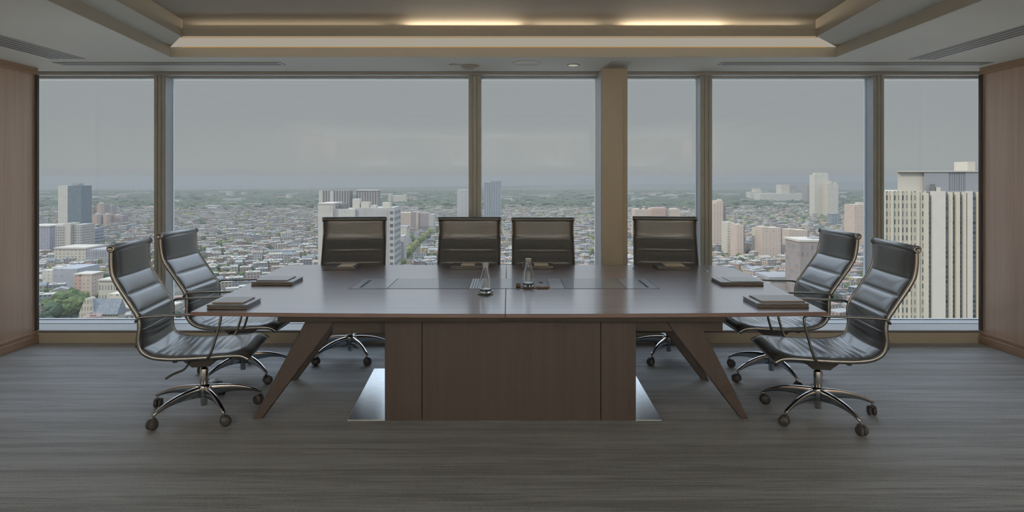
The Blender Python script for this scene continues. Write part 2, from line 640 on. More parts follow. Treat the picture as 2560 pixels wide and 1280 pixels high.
wallstrip(b, BFL, BNL, -.02, 2.585, 2.722)
wallstrip(b, BNR, BFR, -.02, 2.585, 2.722)
b.box(-2.9, 2.9, 5.46, 5.50, 2.585, 2.74)
b.box(-2.9, 2.9, .46, .50, 2.585, 2.74)
b.box(-2.9, -2.82, .46, 5.5, 2.585, 2.74)
b.box(2.72, 2.82, .46, 5.5, 2.585, 2.74)
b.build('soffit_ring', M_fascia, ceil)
b = MB()
for p_, q_ in ((AFR, AFL), (AFL, ANL), (ANL, ANR), (ANR, AFR)):
    wallstrip(b, p_, q_, -.004, CZ + .001, 2.585)
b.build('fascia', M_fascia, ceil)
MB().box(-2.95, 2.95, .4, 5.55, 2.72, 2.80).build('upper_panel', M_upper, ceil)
MB().box(3.36, 4.28, 4.178, 4.186, CZ - .0008, CZ + .01).build('panel_joint', M_gap, ceil)

cl = thing('cove_light', 'long glowing cove strip across the far side of the ceiling tray', 'light', (0, 5.27, 2.585))
MB().prism([(-2.534, 5.086), (2.386, 5.086), (2.71, 5.46), (-2.80, 5.46)], 'z', 2.583, 2.592).build('diffuser', M_lum, cl)
MB().box(-2.534, 2.386, 5.086, 5.104, 2.592, 2.650).build('lip', M_fascia, cl)
tag(MB().prism([(-2.70, 5.452), (2.62, 5.452), (2.62, 5.458), (-2.70, 5.458)], 'z', 2.576, 2.583).box(-2.53, 2.38, 5.083, 5.086, 2.581, 2.586).build('edge_glow', M_amber, cl),
    'thin amber edge of the light strip')
c2 = thing('cove_light', 'added unseen fill strip on the near side of the tray overhead', 'light', (0, .69, 2.585))  # glowing strip out of view, added as fill
MB().prism([(-2.23, .50), (2.59, .50), (2.02, .875), (-2.08, .875)], 'z', 2.583, 2.592).build('diffuser', M_lum, c2)
MB().box(-2.08, 2.02, .857, .875, 2.592, 2.650).build('lip', M_fascia, c2)
for x, y in FILL_DOWN:
    t = thing('fill_downlight', 'added unseen ceiling fill lamp behind the viewer', 'light', (x, y, CZ), group='added fill lamps behind the viewer')
    MB().lathe([(.07, -.006), (.085, -.006), (.09, 0), (.07, 0)], (x, y, CZ), 24).build('trim_ring', M_white, t)

# window head, pocket and sill
struct(MB().box(-4.85, 4.85, 6.18, 6.25, CZ + .03, CZ + .04).build('trim_1', M_gap), 'dark blind pocket slot along the top of the windows', 'trim')
b = MB().box(-4.85, 4.85, 6.25, 6.36, 2.478, CZ + .055).box(-4.85, 4.85, 6.36, 6.52, 2.464, CZ + .055).box(-4.85, 4.85, 6.24, 6.25, 2.488, CZ + .055)
struct(b.build('trim_2', M_head, bevel=.002), 'stepped grey metal head frame running above all the windows', 'trim')
struct(MB().box(-4.85, 4.85, 6.0, 6.5, -.2, .105).build('wall_window', M_apronwall, origin=(0, 6, 0)), 'low beige kerb wall under the windows', 'wall')
b = MB().box(-4.72, 4.72, 5.992, 6.26, .105, .118)
sill = struct(b.build('trim_3', M_sill, bevel=.003), 'pale blue grey window sill on the low beige wall', 'trim')
MB().box(-4.72, 4.72, 6.26, 6.42, .105, .122).build('bottom_rail', M_reveal, sill, bevel=.002)
MB().box(-4.72, 4.72, 5.996, 6.0, .098, .105).build('shadow_gap', M_gap, sill)

WX = [(-4.72, -3.33, 'end window pane with the tall white-topped tower outside'),
      (-3.33, -.324, 'widest window pane, behind the grey blocky building'),
      (-.324, .944, 'window pane between the central mullion and the beige column'),
      (.944, 1.88, 'narrow window pane just past the beige column'),
      (1.88, 3.53, 'window pane facing the slim pale twin towers'),
      (3.53, 4.72, 'end window pane filled by the cream office tower')]
for i, (xa, xb, lab) in enumerate(WX):
    w = struct(MB().box(xa, xb, 6.436, 6.444, .105, 2.49).build('window_%d' % (i + 1), M_pane), 'clear ' + lab, 'window')
    b = MB().box(xa, xa + .055, 6.415, 6.465, .105, 2.49).box(xb - .055, xb, 6.415, 6.465, .105, 2.49)
    b.box(xa, xb, 6.415, 6.465, .105, .128)
    b.build('window_frame', M_reveal, w)
MUL = [(-3.381, -3.278, 'olive metal mullion near the reddish side wall'), (-.381, -.267, 'olive metal mullion in the middle behind the chairs'),
       (1.83, 1.937, 'olive metal mullion past the beige column'), (3.48, 3.576, 'olive metal mullion beside the cream tower')]
for i, (xa, xb, lab) in enumerate(MUL):
    g = (xb - xa)
    poly = [(xa, 6.47), (xa, 6.29), (xa + g * .26, 6.29), (xa + g * .28, 6.30), (xa + g * .36, 6.30), (xa + g * .38, 6.29), (xa + g * .62, 6.29),
            (xa + g * .64, 6.30), (xa + g * .72, 6.30), (xa + g * .74, 6.29), (xb, 6.29), (xb, 6.47)]
    o = struct(MB().prism(poly, 'z', .118, 2.478).build('trim_%d' % (i + 4), M_mullion), lab, 'trim')
    MB().box(xa - .003, xa, 6.297, 6.43, .122, 2.464).box(xb, xb + .003, 6.297, 6.43, .122, 2.464).build('skylit_side', M_reveal, o)  # pale blue cover puts the sky's light on the mullion sides into colour
b = MB().box(.844, 1.04, 6.0, 6.50, .0, 2.58).box(1.04, 1.087, 6.04, 6.50, .0, 2.58)
col = struct(b.build('column', M_column, bevel=.002), 'square beige column standing between the window panes', 'column')
MB().box(.840, .844, 6.02, 6.42, .12, 2.464).build('skylit_side', M_reveal, col)  # bluish sheet paints the sky light on the beige column's side
MB().prism([(.845, 6.0), (1.035, 6.0), (1.06, 5.66), (.885, 5.66)], 'z', CZ - .004, CZ + .01).build('capital_plate', M_head, col)


# ceiling fittings
def diffuser(label, x0, x1, y0, y1, nslot, along):
    t = thing('linear_diffuser', label, 'air vent', ((x0 + x1) / 2, (y0 + y1) / 2, CZ), group='linear ceiling diffusers')
    MB().box(x0, x1, y0, y1, CZ - .006, CZ + .004).build('frame', M_diff, t, bevel=.002)
    for k in range(nslot):
        if along == 'y':
            w = (x1 - x0) / nslot
            MB().box(x0 + w * (k + .22), x0 + w * (k + .60), y0 + .03, y1 - .03, CZ - .0075, CZ - .004).build('slot', M_slot, t)
        else:
            w = (y1 - y0) / nslot
            MB().box(x0 + .03, x1 - .03, y0 + w * (k + .25), y0 + w * (k + .60), CZ - .0075, CZ - .004).build('slot', M_slot, t)
    return t


diffuser('five-slot linear air vent running along the ceiling by the reddish side wall', -3.83, -3.55, 1.6, 5.53, 5, 'y')
diffuser('four-slot linear air vent running along the ceiling toward the cream tower', 3.36, 3.58, 1.6, 5.55, 4, 'y')
diffuser('long window-side linear air vent above the widest pane', -3.94, -1.97, 5.69, 5.83, 2, 'x')
diffuser('long window-side linear air vent above the pane with the twin towers', 1.84, 4.18, 5.69, 5.83, 2, 'x')
t = thing('smoke_detector', 'white domed smoke detector on the ceiling above the central mullion', 'smoke detector', (-.346, 5.88, CZ))
MB().lathe([(.075, 0), (.078, -.012), (.070, -.018), (.055, -.034), (.030, -.046), (.012, -.050)], (-.346, 5.88, CZ), 32).build('dome', M_white, t)
MB().lathe([(.085, 0), (.085, -.004), (.074, -.006)], (-.346, 5.88, CZ), 32).build('base_plate', M_white, t)
t = thing('ceiling_speaker', 'faint round speaker grille flush in the ceiling beside the smoke detector', 'speaker', (.16, 5.73, CZ))
MB().lathe([(.125, 0), (.125, -.004), (.115, -.005), (.112, -.002), (.02, -.002)], (.16, 5.73, CZ), 40).build('grille', M_ceiling, t)
t = thing('spotlight', 'small bright round ceiling light between the speaker and the column', 'light', (.569, 5.83, CZ))
MB().lathe([(.058, 0), (.058, -.004), (.045, -.006)], (.569, 5.83, CZ), 28).build('trim_ring', M_white, t)
MB().lathe([(.043, -.002), (.043, -.0065), (.01, -.0075)], (.569, 5.83, CZ), 28).build('lens', M_lamp, t)
t = tag(MB().lathe([(.05, 0), (.05, -.003), (.01, -.004)], (-.48, 5.83, CZ), 28).build('cover_plate', M_white), 'small blank white disc on the ceiling beside the domed smoke detector', 'cover plate')

# ---------------------------------------------------------------- the table
tb = thing('conference_table', 'long dark reddish veneer conference table with central pedestal and splayed legs', 'table', (0, 4.70, 0))
near = [(-1.808 + 3.616 * k / 16, 3.745 - .058 * (1 - ((k - 8) / 8) ** 2)) for k in range(17)]
XS = -.02
right = [(1.88, 4.805), (1.90, 5.30), (1.885, 5.56), (1.85, 5.70), (1.78, 5.775)]
left = [(-1.90, 5.775), (-1.95, 5.71), (-1.93, 5.40), (-1.874, 4.79)]
ymid = 3.688
pl = [p for p in near if p[0] < XS - .05]
pr = [p for p in near if p[0] > XS + .05]
MB().prism(pl + [(XS - .0004, ymid), (XS - .0004, 5.775)] + left, 'z', .717, .74).build('table_top', M_tabletop, tb, bevel=.003)
MB().prism([(XS + .0004, ymid)] + pr + right + [(XS + .0004, 5.775)], 'z', .717, .74).build('table_top', M_tabletop, tb, bevel=.003)
b = MB().box(-1.37, 1.29, 3.90, 5.22, .645, .717)
b.build('apron', M_apron, tb, bevel=.012)
for xa, xb in ((-.76, -.534), (-.530, .562), (.566, .779)):
    MB().box(xa, xb, 4.044, 5.08, .012, .700).build('pedestal_panel', M_tablewood, tb, bevel=.0015)
tag(MB().prism([(-.994, 4.06), (.942, 4.06), (.962, 5.156), (-1.053, 5.156)], 'z', 0, .012).build('base_plate', M_steel, tb, bevel=.002), 'polished steel base plate')
LL = [(-1.593, 0), (-1.540, 0), (-1.00, .716), (-1.209, .716)]
LR = [(1.446, 0), (1.493, 0), (1.131, .716), (.895, .716)]
for poly in (LL, LR):
    MB().prism(poly, 'y', 4.11, 4.17).build('leg', M_tablewood, tb, bevel=.004)
    dx = -.035 if poly is LL else -.01
    MB().prism([(x + dx, z) for x, z in poly], 'y', 4.89, 4.95).build('leg', M_tablewood, tb, bevel=.004)
for y in (4.11, 4.89):
    MB().box(-1.10, -.76, y + .006, y + .054, .532, .70).build('rail', M_apron, tb, bevel=.003)
    MB().box(.779, 1.335, y + .006, y + .054, .543, .70).build('rail', M_apron, tb, bevel=.003)
# inlay with flaps
zt = .74
MB().box(-1.095, 1.035, 4.520, 4.982, zt - .001, zt + .0006).build('inlay_groove', M_groove, tb)
for nm, xa, xb, mt in (('inlay_end', -1.088, -.838, M_inlayend), ('flap', -.832, -.275, M_inlay), ('flap', -.195, .280, M_inlay),
                       ('inlay_end', .286, .384, M_inlayend), ('flap', .390, .806, M_inlay), ('inlay_end', .812, 1.028, M_inlayend)):
    MB().box(xa, xb, 4.529, 4.973, zt, zt + .0018).build(nm, mt, tb)
for k in range(4):
    MB().box(-.271 + k * .0185, -.257 + k * .0185, 4.529, 4.973, zt, zt + .0018).build('strip', M_reveal, tb)
for x in (-1.035, .955):
    MB().box(x, x + .018, 4.57, 4.90, zt + .0012, zt + .0024).build('cable_slot', M_gap, tb)
MB().lathe([(.014, 0), (.014, .004), (.010, .006)], (.232, 4.78, zt + .0018), 20).build('button', M_darkmetal, tb)


# ---------------------------------------------------------------- folios
def folio(label, x0, x1, y0, y1, pad, mat, th=.026, rz=0.0):
    cx, cy = (x0 + x1) / 2, (y0 + y1) / 2
    t = thing('leather_folio', label, 'folio', (cx, cy, zt), rz=rz, group='leather folios on the table', local=True)
    w, d = (x1 - x0) / 2, (y1 - y0) / 2
    MB().box(-w, w, -d, d, 0, th * .42).box(-w, w, -d, d, th * .52, th).build('cover', M_folio, t, bevel=.003)
    MB().box(-w + .006, w - .006, -d + .006, d - .003, th * .40, th * .55).build('page_block', M_pad, t)
    px0, px1, py0, py1, ph = pad
    MB().box(px0, px1, py0, py1, th, th + ph).build('note_card', mat, t, bevel=.0008, segs=1)
    return t


folio('black folio with a tan card, before the window chair by the grey blocky building', -1.534, -1.270, 5.44, 5.67, (-.02, .105, -.09, .10, .003), M_tan)
folio('black folio with a tan card, half hidden behind the front glass bottle', -.487, -.218, 5.50, 5.70, (-.05, .065, -.08, .085, .003), M_tan)
folio('black folio with a tan card, just behind the bottle that stands on the inlay', .11, .378, 5.50, 5.70, (-.03, .09, -.08, .085, .003), M_tan)
folio('black folio with a tan card, before the chair just past the beige column', 1.238, 1.506, 5.46, 5.69, (-.06, .10, -.08, .10, .003), M_tan, rz=-.04)
folio('black folio with a grey pad, rear one at the table end by the reddish wall', -1.82, -1.53, 4.66, 4.91, (-.125, .095, -.085, .11, .007), M_pad)
folio('black folio with a brown card, at the front table corner by the reddish wall', -1.747, -1.518, 3.815, 4.045, (-.10, .08, -.075, .105, .008), M_brown)
folio('black folio with a pale grey pad, rear one at the cream tower end', 1.497, 1.797, 4.65, 4.885, (-.075, .14, -.10, .10, .003), M_pad)
folio('black folio with a grey brown pad, at the front table corner toward the cream tower', 1.457, 1.757, 3.86, 4.11, (-.115, .145, -.085, .11, .008), M_brown)


# ---------------------------------------------------------------- bottles, coasters and bits on the inlay
def bottle(label, x, y, z):
    t = thing('glass_bottle', label, 'bottle', (x, y, z), group='clear glass bottles')
    out = [(.030, 0), (.038, .002), (.0395, .010), (.0385, .040), (.0385, .065), (.036, .085), (.030, .110), (.0235, .135), (.0195, .155), (.0185, .172), (.0205, .176), (.0205, .188)]
    inn = [(.0165, .188), (.0160, .155), (.0205, .134), (.027, .110), (.0325, .085), (.0350, .065), (.0350, .030), (.034, .014), (.010, .012)]
    MB().lathe(out + inn, (x, y, z), 36).build('glass_body', M_glass, t)
    MB().lathe([(.0215, .176), (.0220, .178), (.0220, .192), (.0205, .195), (.004, .1955)], (x, y, z), 28).build('cap', M_cap, t)
    return t


def coaster(label, x, y, z=zt):
    t = thing('coaster', label, 'coaster', (x, y, z), group='square coasters')
    MB().box(x - .050, x + .050, y - .050, y + .050, z, z + .005).build('leather_pad', M_coaster, t, bevel=.0015)
    for sx in (-1, 1):
        for sy in (-1, 1):
            MB().box(x + sx * .044 - .007, x + sx * .044 + .007, y + sy * .044 - .007, y + sy * .044 + .007, z + .004, z + .0075).build('corner_mount', M_cap, t, bevel=.001)
    return t


coaster('dark square coaster with metal corners under the front bottle', -.153, 4.344)
bottle('clear glass bottle standing nearest the front, on the bare table in front of the inlay', -.153, 4.344, zt + .005)
coaster('dark square coaster under the bottle at the edge of the inlay', .136, 4.585, zt + .0018)
bottle('clear glass bottle standing on the inlay, next to the small wooden block', .136, 4.585, zt + .0068)
tag(MB().box(.190, .275, 4.53, 4.565, zt + .0018, zt + .015).build('wooden_block', M_wood2, bevel=.002), 'small flat wooden block lying on the inlay beside the bottle', 'wooden block')
tag(MB().lathe([(.013, -.016), (.015, -.013), (.015, .013), (.013, .016)], (.066, 4.575, zt + .0168), 20, axis='x').build('cork_stopper', M_wood2), 'small brown cork on the inlay, opposite the wooden block across the bottle', 'cork')


# ---------------------------------------------------------------- swivel chairs (local: +x forward, z up)
HW = .272
PROF = [(-.438, 1.08), (-.440, 1.0), (-.432, .925), (-.402, .86), (-.345, .765), (-.292, .672), (-.283, .605), (-.290, .53), (-.272, .468), (-.215, .430),
        (-.13, .416), (-.03, .413), (.10, .416), (.22, .421), (.295, .418), (.338, .396)]


def chair(label, x, y, rz, base_rz=0.0, lift=0.0, recline=0.0):
    t = thing('swivel_chair', label, 'chair', (x, y, 0), rz, group='high-back swivel chairs', local=True)
    prof = []
    for u, z in PROF:
        k = max(0.0, min(1.0, (z - .42) / .66))
        prof.append((u - recline * k, z + lift))
    path = spline([(u, 0, z) for u, z in prof], 10)
    n = len(path)
    arc = [0.0]
    for i in range(1, n):
        arc.append(arc[-1] + (path[i] - path[i - 1]).length)

    def s_at(zq):
        for i in range(n):
            if path[i].z - lift <= zq:
                return arc[i]
    seams = [arc[0], s_at(.905), s_at(.800), s_at(.695)]
    s_cr = s_at(.60)
    L = arc[-1]
    s_seat = L - .33
    s_lip = L - .14
    nv = 18

    def sheet(i0, i1):
        bm = MB()
        front, back = [], []
        for i in range(i0, i1 + 1):
            p = path[i]
            T = (path[min(i + 1, n - 1)] - path[max(i - 1, 0)]).normalized()
            nrm = Vector((-T.z, 0, T.x))
            s = arc[i]
            if s < seams[3]:
                k = max(j for j in range(4) if seams[j] <= s + 1e-6)
                a, e = seams[k], seams[min(k + 1, 3)] if k < 3 else s_cr
                ph = (s - a) / max(e - a, 1e-4)
                th = .006 + .014 * (max(0.0, math.sin(PI * ph)) ** .30)
            else:
                th = .020
                if s > s_lip:
                    th = .020 + .010 * math.sin(PI * min(1, (s - s_lip) / (L - s_lip)))
            for j in range(nv + 1):
                w = -1 + 2 * j / nv
                edge = 1 - abs(w) ** 7
                d = th
                if seams[3] <= s < s_lip:
                    fade = min(1, (s - seams[3]) / .05) * min(1, (s_lip - s) / .05)
                    d += fade * .0042 * (abs(math.sin(s * 62 + .9 * math.sin(s * 23) + .7 * math.sin(w * 2.1 + s * 7))) ** .6 - .6 + .35 * math.sin(s * 37 + w * 1.7))
                    if abs(s - seams[3]) < .006:
                        d = .006
                dish = -.012 * (1 - w * w) if s > seams[1] else 0
                q = p + nrm * (d * edge + dish * .6 + .004)
                r = p + nrm * (-.007 * edge + dish * .6)
                front.append((q.x, w * (HW + .001), q.z))
                back.append((r.x, w * (HW + .001), r.z))
        m = i1 - i0
        W = nv + 1
        f = []
        for i in range(m):
            for j in range(nv):
                a = i * W + j
                f.append((a, a + 1, a + W + 1, a + W))
        o = len(front)
        g = [tuple(k + o for k in q[::-1]) for q in f]
        for i in range(m):
            for a in (i * W, i * W + nv):
                f.append((a, a + W, a + W + o, a + o))
        for j in range(nv):
            for a in (j, m * W + j):
                f.append((a, a + 1, a + 1 + o, a + o))
        bm.add(front + back, f + g, True)
        return bm
    ic = next(i for i in range(n) if arc[i] >= s_cr)
    sheet(0, ic).build('backrest', M_leather, t)
    sheet(ic, n - 1).build('seat', M_leather, t)
    top = path[0]
    MB().lathe([(.020, -HW), (.022, -HW + .004), (.022, HW - .004), (.020, HW)], (top.x, 0, top.z + .002), 24, axis='y').build('headrest_roll', M_leather, t)
    for sgn in (-1, 1):
        MB().lathe([(.023, sgn * HW), (.024, sgn * (HW + .004)), (.022, sgn * (HW + .013)), (.012, sgn * (HW + .015)), (.010, sgn * (HW + .011)), (.003, sgn * (HW + .011))],
                   (top.x, 0, top.z + .002), 24, axis='y').build('end_cap', M_rail, t)
        MB().tube([(p.x, sgn * (HW + .004), p.z) for p in path], .0065, .012, 10, up=(0, 1, 0)).build('side_rail', M_rail, t)
        ya = sgn * (HW + .020)
        arm = spline([(-.300, ya - sgn * .012, .648 + lift), (-.288, ya, .660 + lift), (-.252, ya, .677 + lift), (-.05, ya, .682 + lift), (.135, ya, .688 + lift), (.172, ya, .682 + lift),
                      (.183, ya, .655 + lift), (.160, ya, .56 + lift), (.132, ya, .465 + lift), (.112, ya - sgn * .006, .425 + lift), (.092, ya - sgn * .02, .405 + lift)], 6)
        if recline:
            arm = [Vector((p.x - recline * max(0, min(1, (p.z - lift - .42) / .66)) * (1 if p.x < -.2 else .6), p.y, p.z)) for p in arm]
        MB().tube(arm, .011, .0075, 10, up=(0, 1, 0)).build('armrest', M_rail, t)
    for zq in (.845, .50):
        i = next(k for k in range(n) if path[k].z - lift <= zq)
        MB().tube([(path[i].x - .012, -HW, path[i].z), (path[i].x - .020, 0, path[i].z), (path[i].x - .012, HW, path[i].z)], .009, .009, 10).build('cross_bar', M_rail, t)
    q = [(-.14, .402), (.18, .406), (.17, .380), (.10, .345), (.055, .308), (-.05, .306), (-.095, .34), (-.14, .375)]
    MB().prism([(u, z + lift) for u, z in q], 'y', -.075, .075).box(-.10, -.075, -.27, .27, .390 + lift, .404 + lift).box(.12, .145, -.27, .27, .392 + lift, .406 + lift).build(
        'tilt_mechanism', M_darkmetal, t, bevel=.004)
    MB().tube(spline([(-.02, -.07, .372 + lift), (-.05, -.11, .352 + lift), (-.075, -.14, .315 + lift), (-.13, -.165, .295 + lift), (-.17, -.18, .272 + lift)], 6), .005, .007, 8).build('tilt_lever', M_darkmetal, t)
    MB().lathe([(.019, .045), (.021, .055), (.022, .13), (.026, .14), (.026, .275 + lift), (.024, .283 + lift), (.015, .285 + lift), (.015, .32 + lift)], (0, 0, 0), 24).build('gas_column', M_chrome, t)
    hub = MB().lathe([(.030, .105), (.036, .112), (.038, .165), (.034, .178), (.025, .182)], (0, 0, 0), 28).build('hub', M_chrome, t)
    for k in range(5):
        a = base_rz + 2 * PI * k / 5
        ca, sa = math.cos(a), math.sin(a)
        m = 14
        topc, botc = [], []
        for i in range(m + 1):
            r = .028 + (.345 - .028) * i / m
            q = (r - .028) / .317
            zt_ = .172 - .012 * q - .068 * q ** 2.6
            hh = .056 * (1 - q) ** 1.1 + .016
            topc.append((r, zt_))
            botc.append((r, zt_ - hh))
        leg = MB()
        V, Fc = [], []
        for i in range(m + 1):
            wd = .0165 - .005 * i / m
            for (r, zz), sc in ((topc[i], .72), (topc[i], 1.0), (botc[i], .45)):
                pass
            r, zt_ = topc[i]
            zb = botc[i][1]
            ring = [(r, -wd * .7, zt_), (r, wd * .7, zt_), (r, wd, zt_ - .006), (r, wd * .6, zb), (r, -wd * .6, zb), (r, -wd, zt_ - .006)]
            V += [(p * ca - v_ * sa, p * sa + v_ * ca, z_) for p, v_, z_ in ring]
        for i in range(m):
            for j in range(6):
                l = (j + 1) % 6
                Fc.append((i * 6 + j, i * 6 + l, (i + 1) * 6 + l, (i + 1) * 6 + j))
        Fc.append(tuple(range(6))[::-1])
        Fc.append(tuple(range(m * 6, m * 6 + 6)))
        leg.add(V, Fc, True)
        rc = .338
        leg.lathe([(.008, .055), (.008, .095)], (rc * ca, rc * sa, 0), 12)
        lo = leg.build('base_leg', M_chrome, t)
        sw = a + .9 + k * 1.3
        ex, ey = math.cos(sw), math.sin(sw)
        cx, cy = rc * ca - .012 * ey, rc * sa + .012 * ex
        cs = MB()
        for sgn in (-1, 1):
            pr = [(.006, -.010), (.025, -.010), (.0315, -.004), (.0320, .004), (.027, .011), (.014, .0140), (.004, .0145)]
            VV, FF = [], []
            sg = 18
            for rr, tt in pr:
                for q in range(sg):
                    an = 2 * PI * q / sg
                    along = rr * math.cos(an)
                    off = sgn * (tt + .0125)
                    VV.append((cx + along * -ey + off * ex, cy + along * ex + off * ey, .032 + rr * math.sin(an)))
            for i in range(len(pr) - 1):
                for q in range(sg):
                    l = (q + 1) % sg
                    FF.append((i * sg + q, i * sg + l, (i + 1) * sg + l, (i + 1) * sg + q))
            FF.append(tuple(range(sg))[::-1])
            FF.append(tuple(range((len(pr) - 1) * sg, len(pr) * sg)))
            cs.add(VV, FF, True)
        cs.lathe([(.018, .054), (.016, .062), (.008, .066)], (rc * ca, rc * sa, 0), 14)
        cs.build('caster', M_rubber, lo)
    return t


D = math.radians
chair('black leather swivel chair with visible tilt lever, nearer table-end chair by the reddish wall', -1.955, 4.235, D(8), D(25 - 8))
chair('black leather swivel chair, rear table-end chair by the reddish wall, against the mullion', -2.02, 5.02, D(1), D(30), recline=.05)
chair('black leather swivel chair, nearer table-end chair overlapping the big cream tower', 1.955, 4.175, D(174), D(70 - 174), recline=.02)
chair('black leather swivel chair, rear table-end chair just below the pale twin towers', 1.985, 4.99, D(180), D(62 - 180), recline=.07)
chair('black leather chair at the window, with the grey blocky building behind it', -1.337, 5.56, D(-82), D(90 + 82), lift=.045)
chair('black leather chair at the window, directly in front of the central mullion', -.355, 5.56, D(-90), D(50), lift=.045)
chair('black leather chair at the window, between the central mullion and the column', .302, 5.57, D(-91), D(40), lift=.04)
chair('black leather chair at the window, just past the beige column', 1.345, 5.55, D(-99), D(90 + 99), lift=.05)

# ---------------------------------------------------------------- unseen uplighters added as fill on the walls behind the viewer
for x, y in ((-3.2, -3.42), (-1.1, -3.42), (1.1, -3.42), (3.2, -3.42), (-4.22, -1.2), (4.22, -1.2)):
    t = thing('fill_sconce', 'added unseen fill uplighter behind the viewer', 'light', (x, y, 1.75), group='added fill uplighters behind the viewer')
    MB().box(x - .14, x + .14, y - .075, y + .075, 1.74, 1.75).box(x - .14, x + .14, y - .075, y - .065, 1.75, 1.80).box(x - .14, x + .14, y + .065, y + .075, 1.75, 1.80).build('tray', M_white, t)
    area('fill_sconce_lamp', (x, y, 1.78), (.24, .10), FILL_SCONCE, (1.0, .95, .88), (x, y * .97, 2.5))

# unseen pale slab added below the windows to throw daylight up to the ceiling
tag(MB().box(-22, 22, 6.7, 16.0, -3.8, -3.4).box(-22, 22, 15.7, 16.0, -3.4, -3.25).build('bounce_slab', plain('bounce_slab_pale', (.88, .88, .85), .9, noise=.1, scale=4)),
    'unseen pale slab added to bounce daylight, just below the windows', 'roof', kind='structure')

# ---------------------------------------------------------------- the city outside
GZ = -110.0
FD = (EYE - GZ) * F


def dist(py):
    return FD / (py - VY)


HAZE = 1.0 / 4600.0
hm = bpy.data.materials.new('haze')
hm.use_nodes = True
hn = hm.node_tree
hn.nodes.clear()
ho = hn.nodes.new('ShaderNodeOutputMaterial')
hv = hn.nodes.new('ShaderNodeVolumeScatter')
HC = (.375, .39, .39, 1)
hv.inputs['Color'].default_value = HC
hv.inputs['Density'].default_value = HAZE
hv.inputs['Anisotropy'].default_value = .1
ha = hn.nodes.new('ShaderNodeVolumeAbsorption')
ha.inputs['Color'].default_value = HC
ha.inputs['Density'].default_value = HAZE
hs_ = hn.nodes.new('ShaderNodeAddShader')
hn.links.new(hv.outputs[0], hs_.inputs[0])
hn.links.new(ha.outputs[0], hs_.inputs[1])
hn.links.new(hs_.outputs[0], ho.inputs['Volume'])
tag(MB().box(-14000, 14000, 60, 16000, GZ - 60, 18).build('haze', hm), 'thin summer haze lying over the whole city', 'haze', kind='stuff')

M_ground = mottled('city_ground', (.08, .10, .075), (.23, .225, .21), .02, c3=(.13, .145, .12))
M_hill = mottled('far_woods', (.05, .075, .05), (.12, .14, .10), .006)
M_leaf = [mottled('foliage_%s' % n, a, c, .35) for n, a, c in (('green', (.085, .13, .055), (.17, .22, .10)), ('dark', (.045, .075, .05), (.10, .135, .085)), ('yellow', (.18, .19, .07), (.30, .29, .12)))]
M_bark = plain('tree_bark', (.10, .08, .06), .9)
WIN = (.10, .115, .13)
M_house = [facade('house_wall_%s' % n, c, WIN, 3.2, 3.2, .36, .45, .85) for n, c in
           (('cream', (.52, .47, .40)), ('brick', (.40, .285, .235)), ('grey', (.36, .36, .36)), ('white', (.60, .59, .57)), ('pink', (.50, .41, .36)), ('tan', (.44, .37, .29)))]
M_roof = [mottled('house_roof_%s' % n, [v * .8 for v in c], c, .4) for n, c in (('grey', (.42, .42, .42)), ('pale', (.60, .58, .54)), ('red', (.42, .30, .26)), ('slate', (.27, .29, .32)), ('tan', (.50, .45, .38)))]

g = MB()
xs = [-14000, -9000, -6500, -5000, -3500, -2200, -1000, 0, 1200, 3000, 5000, 8000, 14000]
far = [4700, 4700, 4800, 5000, 5600, 7200, 8500, 9500, 11000, 12000, 14000, 15500, 15500]
v = [(x * .02 if abs(x) > 1 else 0, 40, GZ) for x in xs] + [(x, y, GZ) for x, y in zip(xs, far)]
k = len(xs)
g.add(v, [(i, i + 1, k + i + 1, k + i) for i in range(k - 1)])
tag(g.build('ground', M_ground, origin=(0, 0, GZ)), 'grey green city ground far below the windows', 'ground', kind='structure')

# low wooded ridges closing the horizon
hr = random.Random(3)
for nm, pts, lab in (('hills', [(-7800, 4650, 475), (-4600, 4650, 484), (-3600, 4650, 485), (-2500, 5200, 478), (-1500, 6200, 471), (-400, 7000, 467), (600, 8200, 463)], 'low wooded ridge on the horizon seen through the wide pane'),
                     ('hills', [(200, 9500, 464), (1800, 9500, 461), (3400, 9500, 457), (5600, 9500, 455), (9000, 9500, 456)], 'low wooded ridge on the horizon toward the cream tower')):
    b = MB()
    vv = []
    seq = []
    for (x0, y0, p0), (x1, y1, p1) in zip(pts[:-1], pts[1:]):
        for i in range(14):
            q = i / 14
            seq.append((x0 + (x1 - x0) * q, y0 + (y1 - y0) * q, p0 + (p1 - p0) * q + hr.uniform(-.5, .5)))
    for x, y, p in seq:
        top = EYE - (p - VY) * y / F
        vv += [(x, y - 260, GZ - 1), (x, y, max(top, GZ + 4)), (x, y + 900, GZ - 1)]
    ff = []
    for i in range(len(seq) - 1):
        a = i * 3
        ff += [(a, a + 3, a + 4, a + 1), (a + 1, a + 4, a + 5, a + 2)]
    b.add(vv, ff, True)
    tag(b.build(nm, M_hill), lab, 'hills', kind='structure')

footprints = []


def reserve(x0, x1, y0, y1):
    footprints.append((min(x0, x1) - 5, max(x0, x1) + 5, min(y0, y1) - 5, max(y0, y1) + 5))


def bld(name, label, cat='building', group=None):
    return thing(name, label, cat, (0, 0, 0), group=group)


